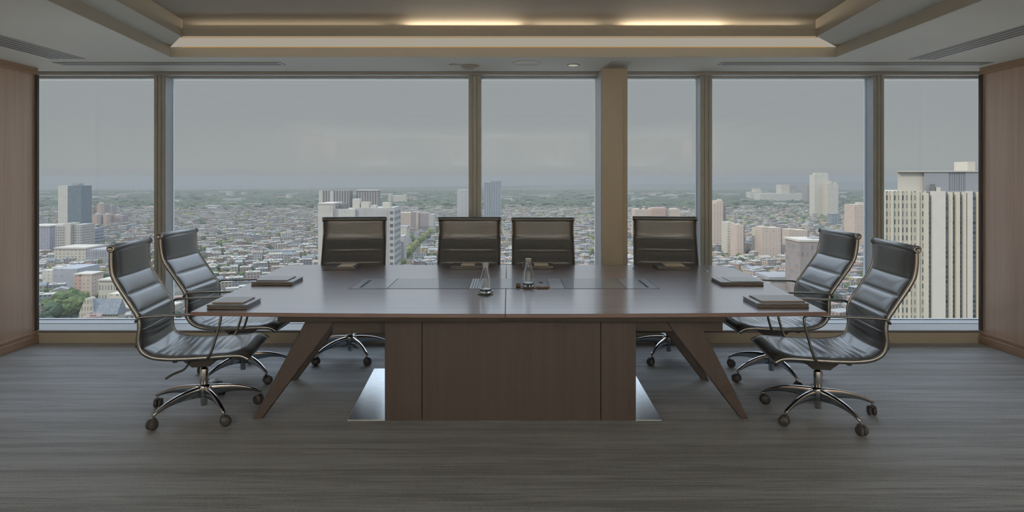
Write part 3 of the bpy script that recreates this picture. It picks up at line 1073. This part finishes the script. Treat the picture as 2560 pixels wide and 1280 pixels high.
class Bld:
    """a building whose front stands at distance d; px are photo columns, py the photo rows of its edges"""
    def __init__(self, name, label, d, cat='building', group=None):
        self.d = d
        self.name, self.label, self.cat, self.group = name, label, cat, group
        self.parts = []
        self.root = None

    def block(self, part, mat, px0, px1, ytop, depth, ybot=None, dy=0.0, skew=False):
        d = self.d + dy
        x0, zt_ = XZ(px0, ytop, d)
        x1, _ = XZ(px1, ytop, d)
        zb = GZ if ybot is None else EYE - (ybot - VY) * d / F
        if self.root is None:
            self.root = thing(self.name, self.label, self.cat, ((x0 + x1) / 2, d + depth / 2, GZ), group=self.group)
        reserve(x0, x1, d, d + depth)
        k = (d + depth) / d if skew else 1.0
        o = MB().prism([(x0, d), (x1, d), (x1 * k, d + depth), (x0 * k, d + depth)], 'z', zb, zt_).build(part, mat, self.root, origin=(x0, d, zb))
        return o


def fac(name, wall, win=WIN, **kw):
    return facade(name, wall, win, **kw)


F_white = fac('tower_white', (.66, .63, .55), (.42, .41, .38), bay=4, floor=3.5, fw=.3, fh=.4)
F_blue = fac('tower_glass', (.17, .225, .26), (.10, .15, .19), bay=3, floor=3.4, fw=.7, fh=.6)
F_stripe = fac('tower_stripes', (.40, .37, .33), (.13, .14, .16), bay=5, floor=60, fw=.55, fh=1.0)
F_grey = fac('block_grey', (.50, .48, .46), (.40, .39, .38), bay=7, floor=30, fw=.06, fh=1.0)
F_greylit = fac('block_pale', (.60, .57, .52), (.50, .47, .44), bay=9, floor=12, fw=.06, fh=.9)
F_zig = fac('block_window_bay', (.50, .49, .47), (.12, .13, .15), bay=6, floor=7, fw=.6, fh=.5)
F_pink = fac('block_pink', (.62, .51, .43), (.42, .34, .30), bay=4, floor=3.4, fw=.35, fh=.45)
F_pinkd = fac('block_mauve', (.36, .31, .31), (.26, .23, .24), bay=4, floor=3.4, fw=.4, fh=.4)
F_redd = fac('block_red', (.56, .40, .32), (.34, .25, .22), bay=4, floor=3.4, fw=.35, fh=.45)
F_cream = fac('block_cream', (.66, .61, .50), (.36, .35, .33), bay=5, floor=4, fw=.4, fh=.45)
F_off = fac('office_grid', (.50, .47, .42), (.16, .18, .20), bay=3.2, floor=3.6, fw=.55, fh=.5)
F_brown = fac('block_brown', (.36, .30, .27), (.26, .25, .27), bay=4.2, floor=5.5, fw=.5, fh=.75)
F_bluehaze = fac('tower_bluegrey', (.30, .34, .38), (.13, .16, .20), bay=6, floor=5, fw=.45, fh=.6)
F_plain = plain('rooftop_plant', (.58 * CITY, .54 * CITY, .47 * CITY), .8)
F_plaingrey = plain('rooftop_grey', (.33 * CITY, .335 * CITY, .35 * CITY), .8)
F_dark = plain('rooftop_dark', (.16 * CITY, .165 * CITY, .175 * CITY), .8)

# beyond the end pane by the reddish wall
B = Bld('office_tower', 'tall tower with a blank white side and a blue glass front', 1180)
B.block('wall_block', F_white, 145, 169, 464, 26)
B.block('glass_block', F_blue, 169, 203, 464, 30)
B.block('roof_plant', F_plaingrey, 180, 197, 458.5, 14, 465, 6)
B = Bld('apartment_tower', 'stepped white tower with a blank cream stair core, in front of the white-topped tower', 930)
B.block('wall_block', F_off, 138, 164, 565, 30)
B.block('stair_core', F_plain, 163, 176, 558, 20, None, -3)
B.block('side_wing', F_off, 176, 204, 562, 30)
B.block('roof_plant', F_plain, 142, 156, 561, 12, 566, 5)
B = Bld('office_block', 'bluish slab block at the window edge next to the reddish wall', 960)
B.block('wall_block', fac('slab_blue', (.40, .40, .45), (.24, .25, .30), bay=4, floor=3.5, fw=.4, fh=.5), 60, 124, 566, 40)
B.block('roof_slab', F_plain, 60, 125, 564, 42, 567, -1)
B = Bld('warehouse', 'long flat cream building at the foot of the stepped white tower', 850)
B.block('wall_block', F_cream, 136, 214, 622, 40)
B.block('office_wing', fac('wing_grey', (.40, .40, .42), (.24, .25, .28), bay=3, floor=9, fw=.5, fh=.8), 214, 296, 624, 36)
B.block('roof_slab', F_plain, 134, 215, 619, 42, 623, -1)
for a, c, t0, lab, d in ((216, 232, 516, 'salmon brick apartment block, first of the upper row beyond the white-topped tower', 1750), (242, 261, 509, 'salmon brick apartment block with the highest roof in the upper row', 1740),
                         (262, 280, 513, 'dark mauve end block of the upper row of salmon apartments', 1800), (232, 252, 536, 'salmon brick block, first of the lower row under the far woods', 1500),
                         (258, 276, 536, 'salmon brick block, middle of the lower row under the far woods', 1495), (281, 306, 538, 'salmon and mauve block, end of the lower row under the far woods', 1505)):
    B = Bld('apartment_block', lab, d, group='salmon brick apartment blocks')
    m_ = (a + c) / 2
    B.block('wall_block', F_redd, a, m_, t0, 24)
    B.block('wall_block', F_pinkd, m_, c, t0 + 1, 24)
    B.block('roof_plant', F_plain, m_ - 4, m_ + 4, t0 - 3, 8, t0 + 1, 6)
B = Bld('parking_garage', 'dark banded low block beside the stepped white tower', 1010)
B.block('wall_block', fac('garage_bands', (.34, .36, .40), (.13, .15, .19), bay=200, floor=5, fw=1.0, fh=.45), 200, 229, 573, 30)
B = Bld('warehouse', 'white flat-roofed warehouse with a blue grey side', 650)
B.block('wall_block', F_white, 106, 132, 676, 30)
B.block('side_hall', fac('hall_grey', (.42, .44, .48), (.36, .37, .41), bay=6, floor=6, fw=.3, fh=.4), 132, 192, 672, 36)
B.block('roof_plant', F_plain, 128, 150, 668, 10, 676, 8)
B = Bld('brick_house', 'small reddish corner building beside the white warehouse', 620)
B.block('wall_block', F_redd, 184, 204, 690, 16)
B.block('wall_block', F_pink, 204, 229, 686, 18)
B.block('roof_slab', F_plain, 183, 230, 684.5, 19, 687, -.5)
B = Bld('white_building', 'long white low building with a row of arches above the front chair', 590)
B.block('wall_block', fac('arcade', (.64, .60, .50), (.25, .25, .25), bay=2.6, floor=9, fw=.45, fh=.5), 246, 420, 702, 26)
B.block('roof_slab', F_plain, 244, 422, 699, 28, 703, -1)
B = Bld('white_building', 'broad white hall with tall windows behind the chair with the lever', 520)
B.block('wall_block', fac('hall_windows', (.64, .60, .50), (.26, .27, .27), bay=2.4, floor=7, fw=.45, fh=.55), 286, 420, 772, 22)
B.block('upper_block', F_cream, 270, 360, 735, 16, None, 8)
B.block('roof_slab', F_plain, 285, 421, 768, 24, 773, -1)
# gabled church-like house
d = 500
x0, zt_ = XZ(196, 750, d)
x1, _ = XZ(236, 750, d)
zb = GZ
r = thing('gabled_hall', 'stone hall with a pointed gable and blue grey roof below the green trees', 'building', ((x0 + x1) / 2, d + 10, GZ))
M_stone = fac('hall_stone', (.60, .54, .43), (.24, .23, .21), bay=2.2, floor=5, fw=.35, fh=.55)
xm = (x0 + x1) / 2
zs = EYE - (786 - VY) * d / F
MB().prism([(x0, zb), (x1, zb), (x1, zs), (xm + 1, zt_ + 1), (xm - 1, zt_ + 1), (x0, zs)], 'y', d, d + 9).build('gable_wall', M_stone, r)
x2, _ = XZ(292, 750, d)
MB().box(x1, x2, d + 1, d + 12, zb, zs + 1).build('side_wall', M_stone, r, origin=(x1, d, zb))
MB().prism([(d - .5, zs), (d + 6, zt_), (d + 13, zs)], 'x', xm, x2 + .6).build('roof', mottled('slate_roof', (.20, .23, .26), (.30, .34, .38), .5), r)
reserve(x0, x2, d, d + 13)

# beyond the widest pane
B = Bld('grey_building', 'large pale grey block with cluttered roof, right behind the first window-side chair', 720)
B.block('wall_block', F_greylit, 795, 832, 510, 40)  # paler copy of the grey: sunlight on the left walls put into colour
B.block('wall_block', F_greylit, 832, 888, 523, 38, None, 3)
B.block('wall_block', F_grey, 888, 972, 520, 42, None, 5)
B.block('window_bay', F_zig, 972, 986, 519, 42)
B.block('parapet', F_plain, 794, 833, 508, 42, 511, -.5)
for a, c, t0, dy in ((846, 866, 509, 12), (881, 899, 497, 14), (903, 922, 505, 11), (929, 940, 513, 10), (956, 975, 506, 14)):
    B.block('roof_plant', F_plain if a != 846 else F_dark, a, c, t0, 10, 526, dy)
B = Bld('apartment_tower', 'dark striped tower rising behind the large pale grey block, farther from the mullion', 1250)
B.block('wall_block', F_greylit, 797, 806, 477, 26)
B.block('striped_front', F_stripe, 806, 825, 476, 26)
B.block('wall_block', F_greylit, 825, 833, 478, 24)
B.block('striped_front', F_stripe, 833, 873, 476, 28)
B = Bld('apartment_tower', 'dark striped tower rising behind the large pale grey block, nearer the central mullion', 1260)
B.block('striped_front', F_stripe, 890, 944, 476, 28)
B.block('roof_slab', F_plain, 889, 945, 475, 30, 477, -1)
B = Bld('brick_block', 'pink and mauve brick block just beyond the large pale grey building', 1350)
B.block('wall_block', F_pink, 990, 1027, 532, 34)
B.block('wall_block', F_pinkd, 1027, 1042, 530, 34)
B.block('wall_block', F_pink, 1040, 1046, 531, 34, None, -2)
B.block('wall_block', F_pinkd, 1046, 1072, 533, 34)
B.block('side_wing', F_grey, 1072, 1084, 536, 34)
B = Bld('cream_building', 'cream flat-roofed building below the pink and mauve brick block', 1050)
B.block('wall_block', F_cream, 988, 1017, 570, 30)
B.block('upper_block', F_plaingrey, 990, 1019, 566, 26, 571, 3)
B = Bld('grey_building', 'slim grey houses beside the tree-lined road', 860)
B.block('wall_block', F_grey, 998, 1010, 590, 22)
B.block('wall_block', F_off, 988, 998, 606, 22, None, -20)
B = Bld('office_tower', 'hazy blue grey tower beside the central mullion', 1600)
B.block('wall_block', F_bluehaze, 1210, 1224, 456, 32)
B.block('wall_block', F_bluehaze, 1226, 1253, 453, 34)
B = Bld('apartment_tower', 'faint pale ribbed tower just before the central mullion', 1700)
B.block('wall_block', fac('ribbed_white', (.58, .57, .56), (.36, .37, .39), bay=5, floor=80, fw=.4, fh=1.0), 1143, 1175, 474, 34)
for a, c, t0, lab, d in ((565, 581, 478, 'wider pale tower far off on the horizon in the widest pane', 3900), (603, 612, 481, 'slim pale tower far off on the horizon in the widest pane', 3950),
                         (715, 726, 486, 'pale tower far off on the horizon close to the striped towers', 3300)):
    B = Bld('distant_tower', lab, d, group='distant towers in the widest pane')
    B.block('wall_block', F_white, a, (a + c) / 2, t0, 40)
    B.block('wall_block', F_grey, (a + c) / 2, c, t0, 40)
B = Bld('distant_hall', 'long white hall far off between the striped towers and the mullion', 2900)
B.block('wall_block', F_white, 970, 1012, 489, 60)
B.block('tower_end', F_cream, 970, 978, 485, 40, None, -5)
B.block('tower_end', F_cream, 1006, 1015, 486, 40, None, -5)

# beyond the narrow pane and the twin tower pane
B = Bld('brick_block', 'low pink block with dark chimneys behind the chair past the column', 1150)
B.block('wall_block', F_pink, 1588, 1700, 523, 36)
B.block('wall_block', F_redd, 1632, 1664, 520, 30, None, -4)
for a in (1599, 1614, 1667):
    B.block('chimney', F_dark, a, a + 5, 516, 6, 525, 4)
B = Bld('apartment_tower', 'tall slim white tower, higher of the pale pair', 1850)
B.block('wall_block', F_white, 2036, 2051, 437, 30)
B.block('wall_block', F_white, 2051, 2071, 434, 34)
B.block('roof_plant', F_plain, 2038, 2066, 432, 16, 438, 8)
B = Bld('apartment_tower', 'pale tower with two rounded crowns, lower of the pale pair', 1820)
B.block('wall_block', F_cream, 2069, 2082, 458, 30)
B.block('wall_block', F_greylit, 2082, 2096, 461, 30)
B.block('crown', F_plain, 2073, 2079, 452, 12, 459, 5)
B.block('crown', F_plain, 2085, 2092, 455, 12, 462, 5)
B = Bld('distant_block', 'wide cream block on the horizon beside the pale twin towers', 3100)
B.block('wall_block', F_cream, 1953, 1974, 462, 60)
B.block('wall_block', F_pinkd, 1974, 1992, 463, 60)
B.block('podium', F_white, 1900, 2030, 484, 80, None, -30)
B = Bld('distant_block', 'small cream block far off above the tree belt', 3300)
B.block('wall_block', F_cream, 1888, 1903, 472, 50)
B.block('podium', F_white, 1876, 1905, 480, 60, None, -20)
B = Bld('distant_block', 'pinkish block on the horizon just before the pale twin towers', 2900)
B.block('wall_block', F_pinkd, 2018, 2034, 463, 50)
B = Bld('grey_cube_building', 'small blue grey cube below the pale twin towers', 1500)
B.block('wall_block', F_bluehaze, 2080, 2098, 535, 20)
B.block('roof_slab', F_plaingrey, 2079, 2099, 534, 21, 536, -.5)
B = Bld('brick_tower', 'pink brick tower close beside the olive mullion', 1050)
B.block('wall_block', F_pink, 1783, 1792, 508, 24)
B.block('wall_block', F_pink, 1792, 1808, 502, 26)
B.block('side_wing', F_pinkd, 1808, 1816, 514, 24, None, 3)
B.block('roof_plant', F_plain, 1797, 1804, 498, 10, 503, 6)
for a, c, t0, lab, d, m2 in ((1818, 1842, 556, 'pale pink block, first in the brick row behind the table', 960, F_cream), (1842, 1862, 562, 'second pale pink block in the brick row, with a lower roof', 915, F_pink),
                             (1896, 1918, 572, 'pink block with a sunlit end wall in the brick row', 930, F_cream), (1905, 1955, 568, 'wide ribbed pink block in the middle of the brick row', 900, F_pink),
                             (1972, 2022, 574, 'last pink block of the brick row, before the dark rear chair', 940, F_pink)):
    B = Bld('brick_block', lab, d, group='pink brick blocks behind the table')
    B.block('wall_block', m2, a, a + (c - a) * .35, t0, 26)
    B.block('wall_block', F_pink, a + (c - a) * .35, c - 3, t0 + 1.5, 26)
    B.block('shaded_wing', F_pinkd, c - 3, c, t0 + 2, 24, None, 2)  # sunlit end walls and shaded sides are put into the facade colours
    B.block('roof_plant', F_plain, a + 3, a + 9, t0 - 3, 8, t0 + 1, 6)
B = Bld('brick_tower', 'tall pink block beside the bluish mullion edge, behind the rear chair', 1000)
B.block('wall_block', F_pink, 2136, 2175, 512, 30)
B.block('roof_plant', F_plain, 2146, 2160, 506, 10, 513, 5)
B = Bld('brown_building', 'grey brown block with tall windows just behind the rear chair', 560)
B.block('wall_block', F_brown, 2000, 2062, 604, 30)
B.block('roof_slab', F_plain, 1998, 2064, 600, 32, 605, -.5)
B.block('roof_plant', F_plaingrey, 2030, 2058, 594, 10, 602, 10)
B = Bld('grey_hall', 'low grey hall with a broad pale roof behind the rear folio', 590)
B.block('wall_block', F_grey, 1925, 2000, 700, 30)
B.block('roof_slab', F_plaingrey, 1922, 2003, 693, 34, 701, -2)

# the big cream tower
d = 255.0
B = Bld('office_tower', 'huge cream office tower filling the end window beside the veneered wall', d)
F_grid = fac('tower_window_grid', (.62, .57, .46), (.23, .22, .20), bay=1.55, floor=3.1, fw=.42, fh=.62, var=.5)
M_pier = plain('pier_cream', (.66 * CITY, .61 * CITY, .50 * CITY), .7, noise=.04, scale=.3)
M_pierw = plain('pier_white', (.70 * CITY, .655 * CITY, .57 * CITY), .7, noise=.03, scale=.3)
M_strip = fac('tower_window_strip', (.34, .36, .38), (.20, .21, .22), bay=1.2, floor=1.9, fw=1.0, fh=.6, var=.6)
B.block('wall_block', F_grid, 2212, 2316, 478, 30, skew=True)
B.block('wall_block', M_strip, 2316, 2600, 478, 29, None, 1.0, skew=True)
B.block('penthouse', F_plain, 2244, 2311, 430, 22, 480, 5, skew=True)
B.block('penthouse', F_plaingrey, 2310, 2372, 429, 24, 480, 4, skew=True)
B.block('penthouse', F_plaingrey, 2414, 2600, 429, 24, 480, 4, skew=True)
B.block('louvre_bank', fac('louvres', (.33, .335, .35), (.20, .20, .22), bay=.9, floor=60, fw=.45, fh=1.0), 2372, 2414, 429, 24, 480, 4.2, skew=True)
B.block('roof_edge', F_plain, 2243, 2600, 427, 25, 430, 3.6, skew=True)
B.block('roof_plant', F_plain, 2419, 2438, 404, 8, 428, 10)
for a, c, m in ((2204, 2215, M_pier), (2228, 2234, M_pier), (2250, 2255, M_pier), (2272, 2277, M_pier), (2294, 2299, M_pier)):
    B.block('pier', m, a, c, 478, 2, None, -.45)
for a, c, m, t0 in ((2311, 2322, M_pier, 482), (2332, 2364, M_pierw, 478), (2376, 2382, M_pier, 480), (2392, 2400, M_pier, 480), (2410, 2416, M_pier, 480), (2419, 2432, M_pierw, 478), (2446, 2452, M_pier, 480), (2460, 2470, M_pierw, 478)):
    B.block('pier', m, a, c, t0, 2, None, -.6)
B.block('roof_vent', F_dark, 2331, 2338, 460, 1.5, 478, 1.5)
B.block('roof_vent', F_plain, 2341, 2352, 468, 1.5, 478, 1.5)

# closed woodland canopy of the middle distance
wr_ = random.Random(17)
wb = MB()
ny, nx = 46, 150
pts_, idx_ = [], {}
for j in range(ny + 1):
    y = 2150 + (4750 - 2150) * (j / ny) ** 1.15
    for i in range(nx + 1):
        idx_[i, j] = len(pts_)
        pts_.append(((i / nx - .5) * 1.7 * y, y + wr_.uniform(-14, 14), GZ + wr_.uniform(4, 15)))
wf, wm_ = [], []
for j in range(ny):
    for i in range(nx):
        q = .55 + .40 * math.sin(i * .21 + j * .5) * math.sin(j * .55 + 1.3) + (.18 if j > 8 else -.28)
        cx_ = pts_[idx_[i, j]][0]
        cy_ = pts_[idx_[i, j]][1]
        if wr_.random() < q and not any(a - 12 < cx_ < c_ + 12 and e - 30 < cy_ < f_ + 30 for a, c_, e, f_ in footprints):
            wf.append((idx_[i, j], idx_[i + 1, j], idx_[i + 1, j + 1], idx_[i, j + 1]))
wb.add(pts_, wf)
tag(wb.build('woodland', mottled('woodland_canopy', (.04, .065, .04), (.105, .135, .075), .03, c3=(.06, .09, .05)), origin=(0, 3000, GZ)),
    'dark green woodland belt between the low city and the horizon', 'woods', kind='stuff')

# ---------------------------------------------------------------- trees
tr = random.Random(11)


def blob(bm, cx, cy, cz, r, rz, sub, rng, mi=0):
    t_ = bmesh.new()
    bmesh.ops.create_icosphere(t_, subdivisions=sub, radius=1.0)
    vv = []
    for q in t_.verts:
        k_ = 1 + rng.uniform(-.22, .22)
        vv.append((cx + q.co.x * r * k_, cy + q.co.y * r * k_, cz + q.co.z * rz * k_))
    ff = [[w.index for w in f_.verts] for f_ in t_.faces]
    t_.free()
    bm.add(vv, ff, False, mi)


crown_meshes = []
for i in range(6):
    b = MB()
    for k in range(7):
        a = tr.uniform(0, 2 * PI)
        q = tr.uniform(0, 2.1)
        blob(b, q * math.cos(a), q * math.sin(a), tr.uniform(3.2, 6.2), tr.uniform(1.5, 2.5), tr.uniform(1.3, 2.1), 2, tr)
    me = bpy.data.meshes.new('crown')
    me.from_pydata(b.v, [], b.f)
    me.materials.append(M_leaf[(0, 1, 0, 2, 0, 1)[i]])
    crown_meshes.append(me)
b = MB().lathe([(.35, 0), (.25, 1.5), (.2, 3.6)], (0, 0, 0), 8)
trunk_mesh = bpy.data.meshes.new('trunk')
trunk_mesh.from_pydata(b.v, [], b.f)
trunk_mesh.materials.append(M_bark)


def tree(x, y, s, k, label, group):
    t = thing('tree', label, 'tree', (x, y, GZ), rz=tr.uniform(0, 6), group=group)
    t.scale = (s, s, s * tr.uniform(.85, 1.15))
    for nm, me in (('crown', crown_meshes[k]), ('trunk', trunk_mesh)):
        o = bpy.data.objects.new(nm, me)
        o.parent = t
        C.objects.link(o)
    return t


# which photo columns and rows look out onto the city
def visible(px, py):
    if px < 385:
        return px > 92 and py < 796 and not (px > 285 and py > 610 and px - 285 > (py - 610) * -.1 and py > 600)
    if 434 < px < 792:
        lim = 655 if px > 712 else min(655 + (712 - px) * .5, 795)
        if px < 520 and py > 580 + max(0, px - 490) * 3.5:
            return False
        return py < lim
    if 792 <= px < 1170:
        return py < 655 and not (805 < px < 972 and py > 535) and not (px > 1098 and py > 540)
    if 1203 < px < 1492:
        return py < 655 and not (px < 1250 and py > 540) and not (1282 < px < 1430 and py > 545)
    if 1572 < px < 1740:
        return py < 655 and not (px > 1587 and py > 540)
    if 1784 < px < 2158:
        lim = 655 if px < 1830 else 655 + (px - 1830) * .48
        return py < min(lim, 705) and not (px > 2050 and py > 575)
    return False


def free(x, y, m=0):
    for a, c, e, f_ in footprints:
        if a - m < x < c + m and e - m < y < f_ + m:
            return False
    return True


# the two tree groups the photo shows near by
n_tree = 0
for px, py, s in ((128, 772, 2.2), (146, 782, 2.5), (160, 768, 2.6), (178, 780, 2.6), (196, 764, 2.4), (208, 775, 2.2), (170, 756, 2.3), (188, 748, 2.0), (150, 758, 2.2), (203, 750, 1.9), (118, 790, 1.7)):
    dd = dist(py + 24)
    x, _ = XZ(px, 0, dd)
    tree(x, dd, s, n_tree % 3, 'large green tree in the clump above the gabled hall', 'clump of trees above the gabled hall')
    reserve(x - 4, x + 4, dd - 4, dd + 4)
    n_tree += 1
for k in range(16):
    q = k / 15
    px, py = 1018 + 58 * q ** 1.15, 642 - 62 * q
    dd = dist(py + 6)
    x, _ = XZ(px, 0, dd)
    tree(x, dd, 1.7, (0, 3, 2, 3)[k % 4], 'yellow green tree in the slanting row along the city road', 'trees along the slanting city road')
    reserve(x - 6, x + 6, dd - 6, dd + 6)

# ---------------------------------------------------------------- the low city: rows of houses and street trees
hs = random.Random(21)
spots, tspots, unseen, tunseen = [], [], [], []
ANG = math.radians(24)
ca, sa = math.cos(ANG), math.sin(ANG)
row = 0
vv = -2200.0
while vv < 4600:
    row += 1
    vv += 13.0 if row % 2 else 24.0
    uu = -4200.0
    while uu < 4600:
        wdt = hs.uniform(7, 17)
        uu += wdt + (hs.uniform(8, 20) if hs.random() < .12 else .4)
        x, y = uu * ca - vv * sa, 600 + uu * sa + vv * ca
        if y < 470 or y > 2350 or abs(x) > 1.15 * y:
            continue
        h = hs.choice((6.5, 7, 7.5, 8, 9.5, 10, 12))
        py = VY + (EYE - GZ - h) * F / y
        px = VX + x * F / y
        if not free(x, y, 6):
            continue
        if not visible(px, py):
            if hs.random() < .3:
                tunseen.append((y, x, hs.uniform(.75, 1.35)))
            else:
                unseen.append((y, x, wdt, hs.uniform(9, 12), h))
            continue
        if hs.random() < .33:
            tspots.append((y, x, hs.uniform(.75, 1.35)))
            continue
        spots.append((y, x, wdt, hs.uniform(9, 12), h))
spots.sort()
tspots.sort()
# street trees between the rows
for k in range(5200):
    y = 480 + 2000 * hs.random() ** 1.2
    x = hs.uniform(-.8, .8) * y
    px, py = VX + x * F / y, VY + (EYE - GZ - 6) * F / y
    if visible(px, py) and free(x, y, 2):
        tspots.append((y, x, hs.uniform(.55, 1.3)))
tspots.sort()

variants = []
for i in range(14):
    wm, rm = M_house[(0, 1, 2, 3, 4, 5, 3, 0, 4, 1, 2, 0, 3, 5)[i]], M_roof[(1, 0, 1, 4, 0, 1, 2, 3, 1, 4, 1, 0, 2, 1)[i]]
    me = bpy.data.meshes.new('walls')
    w = MB().box(-.5, .5, -.5, .5, 0, 1)
    me.from_pydata(w.v, [], w.f)
    me.materials.append(wm)
    r_ = MB()
    if i % 4 == 3:
        r_.prism([(-.53, 0), (.53, 0), (0, .32)], 'x', -.52, .52)
    else:
        r_.box(-.52, .52, -.52, .52, 0, .05).box(-.3, -.05, -.2, .15, .05, .22).box(.2, .3, .1, .2, .05, .3)
    rme = bpy.data.meshes.new('roof')
    rme.from_pydata(r_.v, [], r_.f)
    bm_ = bmesh.new()
    bm_.from_mesh(rme)
    bmesh.ops.recalc_face_normals(bm_, faces=bm_.faces)
    bm_.to_mesh(rme)
    bm_.free()
    rme.materials.append(rm)
    variants.append((me, rme))


def house_facade(mesh):
    return mesh


NH = min(300, len(spots))
scaled = {}
for k, (y, x, w, dp, h) in enumerate(spots[:NH]):
    i = hs.randrange(14)
    w_, d_, h_ = round(w), round(dp), round(h)
    key = (i, w_, d_, h_)
    if key not in scaled:
        me = variants[i][0].copy()
        me.transform(Matrix.Diagonal((w_, d_, h_, 1)))
        rme = variants[i][1].copy()
        rme.transform(Matrix.Diagonal((w_, d_, 7.0, 1)))
        scaled[key] = (me, rme)
    me, rme = scaled[key]
    t = thing('row_house', 'small pale or brick row house in the dense low city below the windows', 'house', (x, y, GZ), rz=ANG + hs.choice((0, 0, 0, PI / 2)), group='row houses in the low city')
    o = bpy.data.objects.new('walls', me)
    o.parent = t
    C.objects.link(o)
    o = bpy.data.objects.new('roof', rme)
    o.parent = t
    o.location = (0, 0, h_)
    C.objects.link(o)

b = MB()
cc = math.cos
for k, (y, x, w, dp, h) in enumerate(spots[NH:] + unseen):
    m_ = hs.randrange(len(M_house))
    b.obox(x, y, GZ, w, dp, h, ANG, mi=m_)
    b.obox(x, y, GZ + h, w + .4, dp + .4, .5, ANG, mi=6 + hs.randrange(5))
    if hs.random() < .4:
        b.obox(x + hs.uniform(-3, 3), y + hs.uniform(-3, 3), GZ + h, 3, 3, 2.2, ANG, mi=6 + hs.randrange(5))
# sprinkled larger pale blocks out to the far woods
for k in range(520):
    y = 1900 + 2900 * hs.random()
    x = hs.uniform(-.8, .8) * y
    px = VX + x * F / y
    if not free(x, y, 10):
        continue
    if 2400 < y < 3100 and hs.random() < .7:
        continue
    w = hs.uniform(16, 60) * (1 + (y - 1900) / 3000)
    b.obox(x, y, GZ, w, hs.uniform(14, 30), hs.choice((7, 8, 9, 12, 15, 18)), hs.uniform(-.3, .4), mi=hs.choice((0, 3, 3, 0, 4, 2)))
tag(b.build('distant_houses', M_house + M_roof, origin=(0, 1500, GZ)), 'mass of distant low houses and sheds reaching to the far woods', 'houses', kind='stuff')

NT = 273
for k, (y, x, s) in enumerate(tspots[:NT]):
    tree(x, y, s, hs.randrange(6), 'small green street tree among the row houses', 'street trees in the low city')
fb = MB()
ico = bmesh.new()
bmesh.ops.create_icosphere(ico, subdivisions=1, radius=1.0)
IV = [q.co.copy() for q in ico.verts]
IF = [[w.index for w in f_.verts] for f_ in ico.faces]
ico.free()


def lump(x, y, r, hgt, mi):
    vv_ = []
    for q in IV:
        k_ = 1 + hs.uniform(-.25, .25)
        vv_.append((x + q.x * r * k_, y + q.y * r * k_, GZ + hgt * .45 + q.z * hgt * .55 * k_))
    fb.add(vv_, IF, False, mi)


for y, x, s in tspots[NT:] + tunseen:
    lump(x, y, 3.4 * s, 8 * s, hs.choice((0, 0, 1, 2)))
for k in range(17000):
    y = 1500 + 4200 * hs.random()
    # woods thicken in belts
    dens = .08 + .95 * (1 / (1 + ((y - 2750) / 420) ** 2)) + .7 * max(0, min(1, (y - 3500) / 600))
    x = hs.uniform(-.8, .8) * y
    if x > 0 and 1500 < y < 2300 and .30 < x / y < .55:
        dens = .75
    if hs.random() > dens or not free(x, y, 8):
        continue
    s = 5 + 9 * (y / 4500)
    lump(x, y, s * hs.uniform(.7, 1.4), hs.uniform(8, 14), hs.choice((0, 1, 1, 1, 0)) if y > 1900 else hs.choice((0, 1, 2)))
tag(fb.build('distant_trees', M_leaf, origin=(0, 2500, GZ)), 'mass of distant tree crowns and woods toward the horizon', 'trees', kind='stuff')
